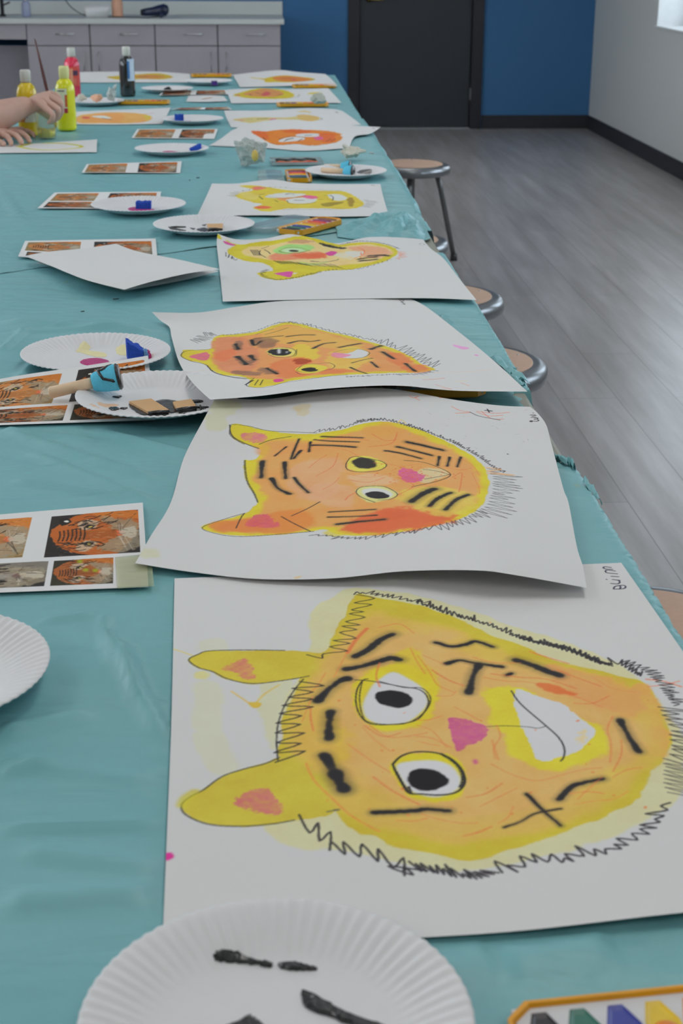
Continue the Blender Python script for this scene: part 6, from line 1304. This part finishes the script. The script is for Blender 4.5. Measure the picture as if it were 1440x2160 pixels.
bottle(P3(62, 286, .001), mY2, 'golden yellow paint bottle behind the hand', H=.215, R0=.0335, labc=(-.8, 1.25, .22, .46, (200, 200, 190), [(0, .35, .2, 1, (150, 60, 60)), (.25, .45, .3, .7, (50, 50, 130)), (.0, .3, 0, .25, (176, 120, 60))]))
bottle(P3(155, 203, .001), mR, 'red paint bottle behind the yellow one', H=.200, R0=.0325, labc=(-.2, 1.2, .22, .62, (200, 70, 60), [(.1, .8, .55, .8, (60, 30, 60)), (.0, .3, .2, .9, (206, 140, 110)), (.2, .6, .1, .4, (220, 110, 90))]))
bottle(P3(270, 203, .001), mK, 'black paint bottle with silver-blue label on the far table', H=.205, R0=.0325, labc=(.15, 1.30, .32, .76, (176, 188, 204), [(0, .25, .1, .9, (50, 100, 150))]))
# cup of yellow paint
cup = empty('paint_cup', P3(99, 291, .0025), 0, 'clear plastic cup holding yellow paint and a brush', 'cup')
def ripple(r, z, t): return (r*(1+.012*math.cos(10*t)), z)
bm = bmesh.new(); lathe(bm, [(0, 0), (.028, 0), (.029, .002), (.038, .084), (.040, .086), (.0385, .087), (.0365, .083), (.0275, .003), (0, .002)], 60, (0, 0, 0), ripple); ob('cup_wall', bm, mat('thin_clear_cup', (0.74, 0.78, 0.50), .12, var=.05, alpha=.24, coat=.4), cup, True)
bm = bmesh.new(); lathe(bm, [(0, .0022), (.0272, .0032), (.0292, .020), (.031, .030), (.0295, .028), (.026, .024), (0, .023)], 40, (0, 0, 0), lambda r, z, t: (r, z+(.004*math.sin(3*t) if z > .015 else 0))); ob('paint', bm, mat('wet_yellow_paint', alb((226, 208, 10)), .25, coat=.4), cup, True)
# brush
a = Vector(atY(73, 82, 5.20)); b = Vector(atY(119, 270, 5.08)); d = (b-a)
br = empty('paint_brush', tuple(b), 0, 'long dark red paint brush held in the hand over the cup', 'brush')
bm = bmesh.new(); tube(bm, [tuple(a-b), tuple(-d*.97), tuple(-d*.6), tuple(-d*.35), tuple(-d*.22)], [.0022, .003, .0058, .0062, .0050], 16); ob('handle', bm, mat('dark_red_lacquer', (0.085, .012, .012), .25, coat=.5), br, True)
bm = bmesh.new(); tube(bm, [tuple(-d*.22), tuple(-d*.09)], [.0052, .0046], 16); ob('ferrule', bm, M_STEEL, br, True)
bm = bmesh.new(); tube(bm, [tuple(-d*.09), tuple(-d*.04), (0, 0, 0)], [.0046, .0055, .001], 14); ob('bristles', bm, mat('yellow_bristle', alb((170, 150, 40)), .7), br, True)

# ================================================================ the person painting at the left
M_SKIN = mat('skin', alb((176, 142, 128), .64), 0.5, var=0.10, scale=45, sub=0.25, bump=0.05)
def skin_obj(name, verts, edges, radii, m, parent=None, sub=2, root=0, flat=None):
    me = bpy.data.meshes.new(name); me.from_pydata([tuple(v) for v in verts], edges, [])
    o = bpy.data.objects.new(name, me); COL.objects.link(o)
    sk = o.modifiers.new('skin', 'SKIN'); sk.use_smooth_shade = True; sk.branch_smoothing = 0.4
    for i, r in enumerate(radii):
        v = me.skin_vertices[0].data[i]; v.radius = (r, r) if not isinstance(r, tuple) else r; v.use_root = (i == root)
    ss = o.modifiers.new('sub', 'SUBSURF'); ss.levels = sub; ss.render_levels = sub
    me.materials.append(m)
    if parent is not None: o.parent = parent
    return o
def V(u, v, Y): return np.array(atY(u, v, Y))
vs, es, rs = [], [], []
def chain(points, start=None):
    prev = start
    for p, r in points:
        vs.append(np.array(p, float)); rs.append(r); i = len(vs)-1
        if prev is not None: es.append((prev, i))
        prev = i
    return prev
# body: pelvis -> chest -> neck, seated on the left of the table facing it
bx, by = -1.36, 5.02
hips = chain([((bx, by, .60), .10)]); chest = chain([((bx+.03, by, .74), .11), ((bx+.06, by, .92), .11), ((bx+.08, by, 1.04), .085)], hips)
neck = chain([((bx+.10, by, 1.17), .060), ((bx+.12, by, 1.23), .055)], chest); hd0 = neck
# right arm (holds the brush; nearer the camera) 
def arm(sh_y, el, pts):
    s = chain([((bx+.07, sh_y, 1.06), .050)], chest); u = chain([((bx+.07+(el[0]-bx-.07)*.5, sh_y+(el[1]-sh_y)*.5, 1.07+(el[2]-1.07)*.5), .052), (el, .047)], s); return chain(pts, u)
fr = arm(4.82, (-1.25, 4.78, .845), [(V(-110, 268, 4.93), .055), (V(-40, 252, 4.98), .056), (V(8, 241, 5.02), .052), (V(40, 228, 5.05), .040)])
palm = chain([(V(62, 219, 5.07), (.036, .030)), (V(84, 208, 5.08), (.040, .032))], fr)
def finger(st, pts, r0, r1):
    n = len(pts); return chain([(V(*p), r0+(r1-r0)*k/(n-1)) for k, p in enumerate(pts)], st)
finger(palm, [(104, 194, 5.11), (124, 206, 5.09), (127, 228, 5.10), (119, 249, 5.11)], .0145, .0085)
finger(palm, [(104, 204, 5.075), (129, 217, 5.05), (129, 238, 5.07), (119, 254, 5.08)], .0145, .0085)
finger(palm, [(100, 216, 5.045), (124, 231, 5.02), (121, 247, 5.04), (111, 257, 5.055)], .0135, .0080)
finger(palm, [(92, 224, 5.02), (112, 241, 4.995), (110, 254, 5.01), (101, 260, 5.03)], .0120, .0072)
th = chain([(V(78, 226, 5.115), .017)], palm-1 if False else palm)
finger(th, [(96, 240, 5.135), (110, 252, 5.13), (117, 262, 5.11)], .0135, .0088)
# left arm, its hand flat on the sheet
fl = arm(5.24, (-1.20, 5.20, .80), [((-1.05, 5.12, .795), .043), ((-.94, 5.04, .792), .036)])
pm = chain([((-.885, 4.99, .783), (.032, .018)), ((-.850, 4.965, .779), (.036, .017))], fl)
def f3(st, pts, r0, r1):
    n = len(pts); return chain([(p, r0+(r1-r0)*k/(n-1)) for k, p in enumerate(pts)], st)
def tb(u, v, h): p = at(u, v, TZ+h); return (p[0], p[1], TZ+h)
f3(pm, [tb(27, 277, .032), tb(46, 280, .030), tb(58, 290, .018), tb(63, 299, .010)], .0115, .0080)
f3(pm, [tb(20, 281, .032), tb(34, 285, .031), tb(43, 295, .019), tb(46, 303, .010)], .0118, .0082)
f3(pm, [tb(5, 284, .030), tb(16, 288, .028), tb(22, 298, .016), tb(24, 305, .009)], .0115, .0078)
f3(pm, [tb(32, 272, .028), tb(52, 273, .024), tb(68, 281, .014), tb(73, 288, .009)], .0100, .0070)
t2 = chain([tuple((tb(-16, 292, .022), .014))], pm); f3(t2, [tb(-4, 299, .014), tb(10, 304, .011)], .0120, .0090)
P0 = np.array([bx, by, 0.0])
person = empty('person', tuple(P0), 0, 'person seated at the left painting with a brush, forearm and hands in view', 'person')
body = skin_obj('body', [v-P0 for v in vs], es, rs, M_SKIN, person)
# head with face
def head():
    bm = bmesh.new(); bmesh.ops.create_uvsphere(bm, u_segments=48, v_segments=32, radius=1)
    for v in bm.verts:
        x, y, z = v.co; w = .074*(1-.22*max(0, -z)**1.5); X = x*.095; Y = y*w; Z = z*.115
        if x > 0:
            X += .016*math.exp(-((y/.16)**2+((z+.12)/.16)**2)) + .006*math.exp(-((y/.3)**2+((z+.75)/.2)**2)) - .008*(math.exp(-(((y-.38)/.16)**2+((z-.05)/.12)**2))+math.exp(-(((y+.38)/.16)**2+((z-.05)/.12)**2)))
            X += .004*math.exp(-((y/.3)**2+((z+.42)/.07)**2)) - .004*math.exp(-((y/.3)**2+((z+.50)/.03)**2))
        v.co = (X, Y, Z)
    return bm
HC = np.array([bx+.15, by, 1.30])-P0; rotm = Euler((0, .45, 0))
h = ob('head', head(), M_SKIN, person, True); h.location = tuple(HC); h.rotation_euler = rotm
for sy in (-1, 1):
    bm = bmesh.new(); bmesh.ops.create_uvsphere(bm, u_segments=16, v_segments=12, radius=.011); e = ob('eye', bm, mat('eye_white', (.8, .8, .8), .2), h, True); e.location = (.078, sy*.028, .006)
    bm = bmesh.new(); bmesh.ops.create_uvsphere(bm, u_segments=16, v_segments=12, radius=1)
    for v in bm.verts: v.co = (v.co.x*.014, v.co.y*.006, v.co.z*.028)
    e = ob('ear', bm, M_SKIN, h, True); e.location = (-.005, sy*.073, -.005)
bm = bmesh.new(); bmesh.ops.create_uvsphere(bm, u_segments=48, v_segments=32, radius=1)
for v in list(bm.verts):
    x, y, z = v.co; n = 1+.02*math.sin(30*math.atan2(y, x))
    v.co = (x*.104*n-.010, y*.084*n, z*.123*n+.004)
bmesh.ops.delete(bm, geom=[v for v in bm.verts if (v.co.x > .035 and v.co.z < .055) or v.co.z < -.10], context='VERTS')
ob('hair', bm, mat('brown_hair', (.06, .035, .02), .6, var=.3, scale=90), h, True)
# shirt: follows torso and upper arms
sv, se, sr = [], [], []
def sc_(points, start=None):
    prev = start
    for p, r in points:
        sv.append(np.array(p, float)-P0); sr.append(r); i = len(sv)-1
        if prev is not None: se.append((prev, i))
        prev = i
    return prev
a0 = sc_([((bx, by, .53), .165), ((bx+.03, by, .74), .155), ((bx+.06, by, .92), .165), ((bx+.08, by, 1.05), .140)]); sc_([((bx+.09, by, 1.145), .078)], a0)
for shy, el in ((4.82, (-1.25, 4.78, .845)), (5.24, (-1.20, 5.20, .80))):
    sc_([((bx+.07, shy, 1.06), .095), ((bx+.07+(el[0]-bx-.07)*.6, shy+(el[1]-shy)*.6, 1.07+(el[2]-1.07)*.6), .072)], a0)
skin_obj('shirt', sv, se, sr, mat('grey_shirt', (.16, .17, .19), .85, var=.08, scale=200, bump=.3), person)
# legs seated
tv, te, tr_ = [], [], []
for sy in (-1, 1):
    b = len(tv)
    for p, r in (((bx, by+sy*.09, .55), .115), ((bx+.26, by+sy*.11, .55), .078), ((bx+.42, by+sy*.12, .53), .066), ((bx+.42, by+sy*.12, .30), .056), ((bx+.40, by+sy*.12, .07), .045)): tv.append(np.array(p)-P0); tr_.append(r)
    te += [(b+k, b+k+1) for k in range(4)]
te.append((0, 5)); skin_obj('trousers', tv, te, tr_, mat('dark_denim', (.03, .04, .07), .8, var=.1, scale=300), person)
for sy in (-1, 1):
    bm = bmesh.new(); box(bm, (bx+.45-P0[0], by+sy*.12-P0[1], .035), (.26, .095, .066), bev=.025, seg=3); ob('shoe', bm, mat('black_plastic', (0.012, 0.012, 0.014), 0.4), person, True)
s = dup(proto); s.location = (bx, by, 0); tag(s, 'metal stool the seated person sits on', 'stool', 'metal stools along the table')
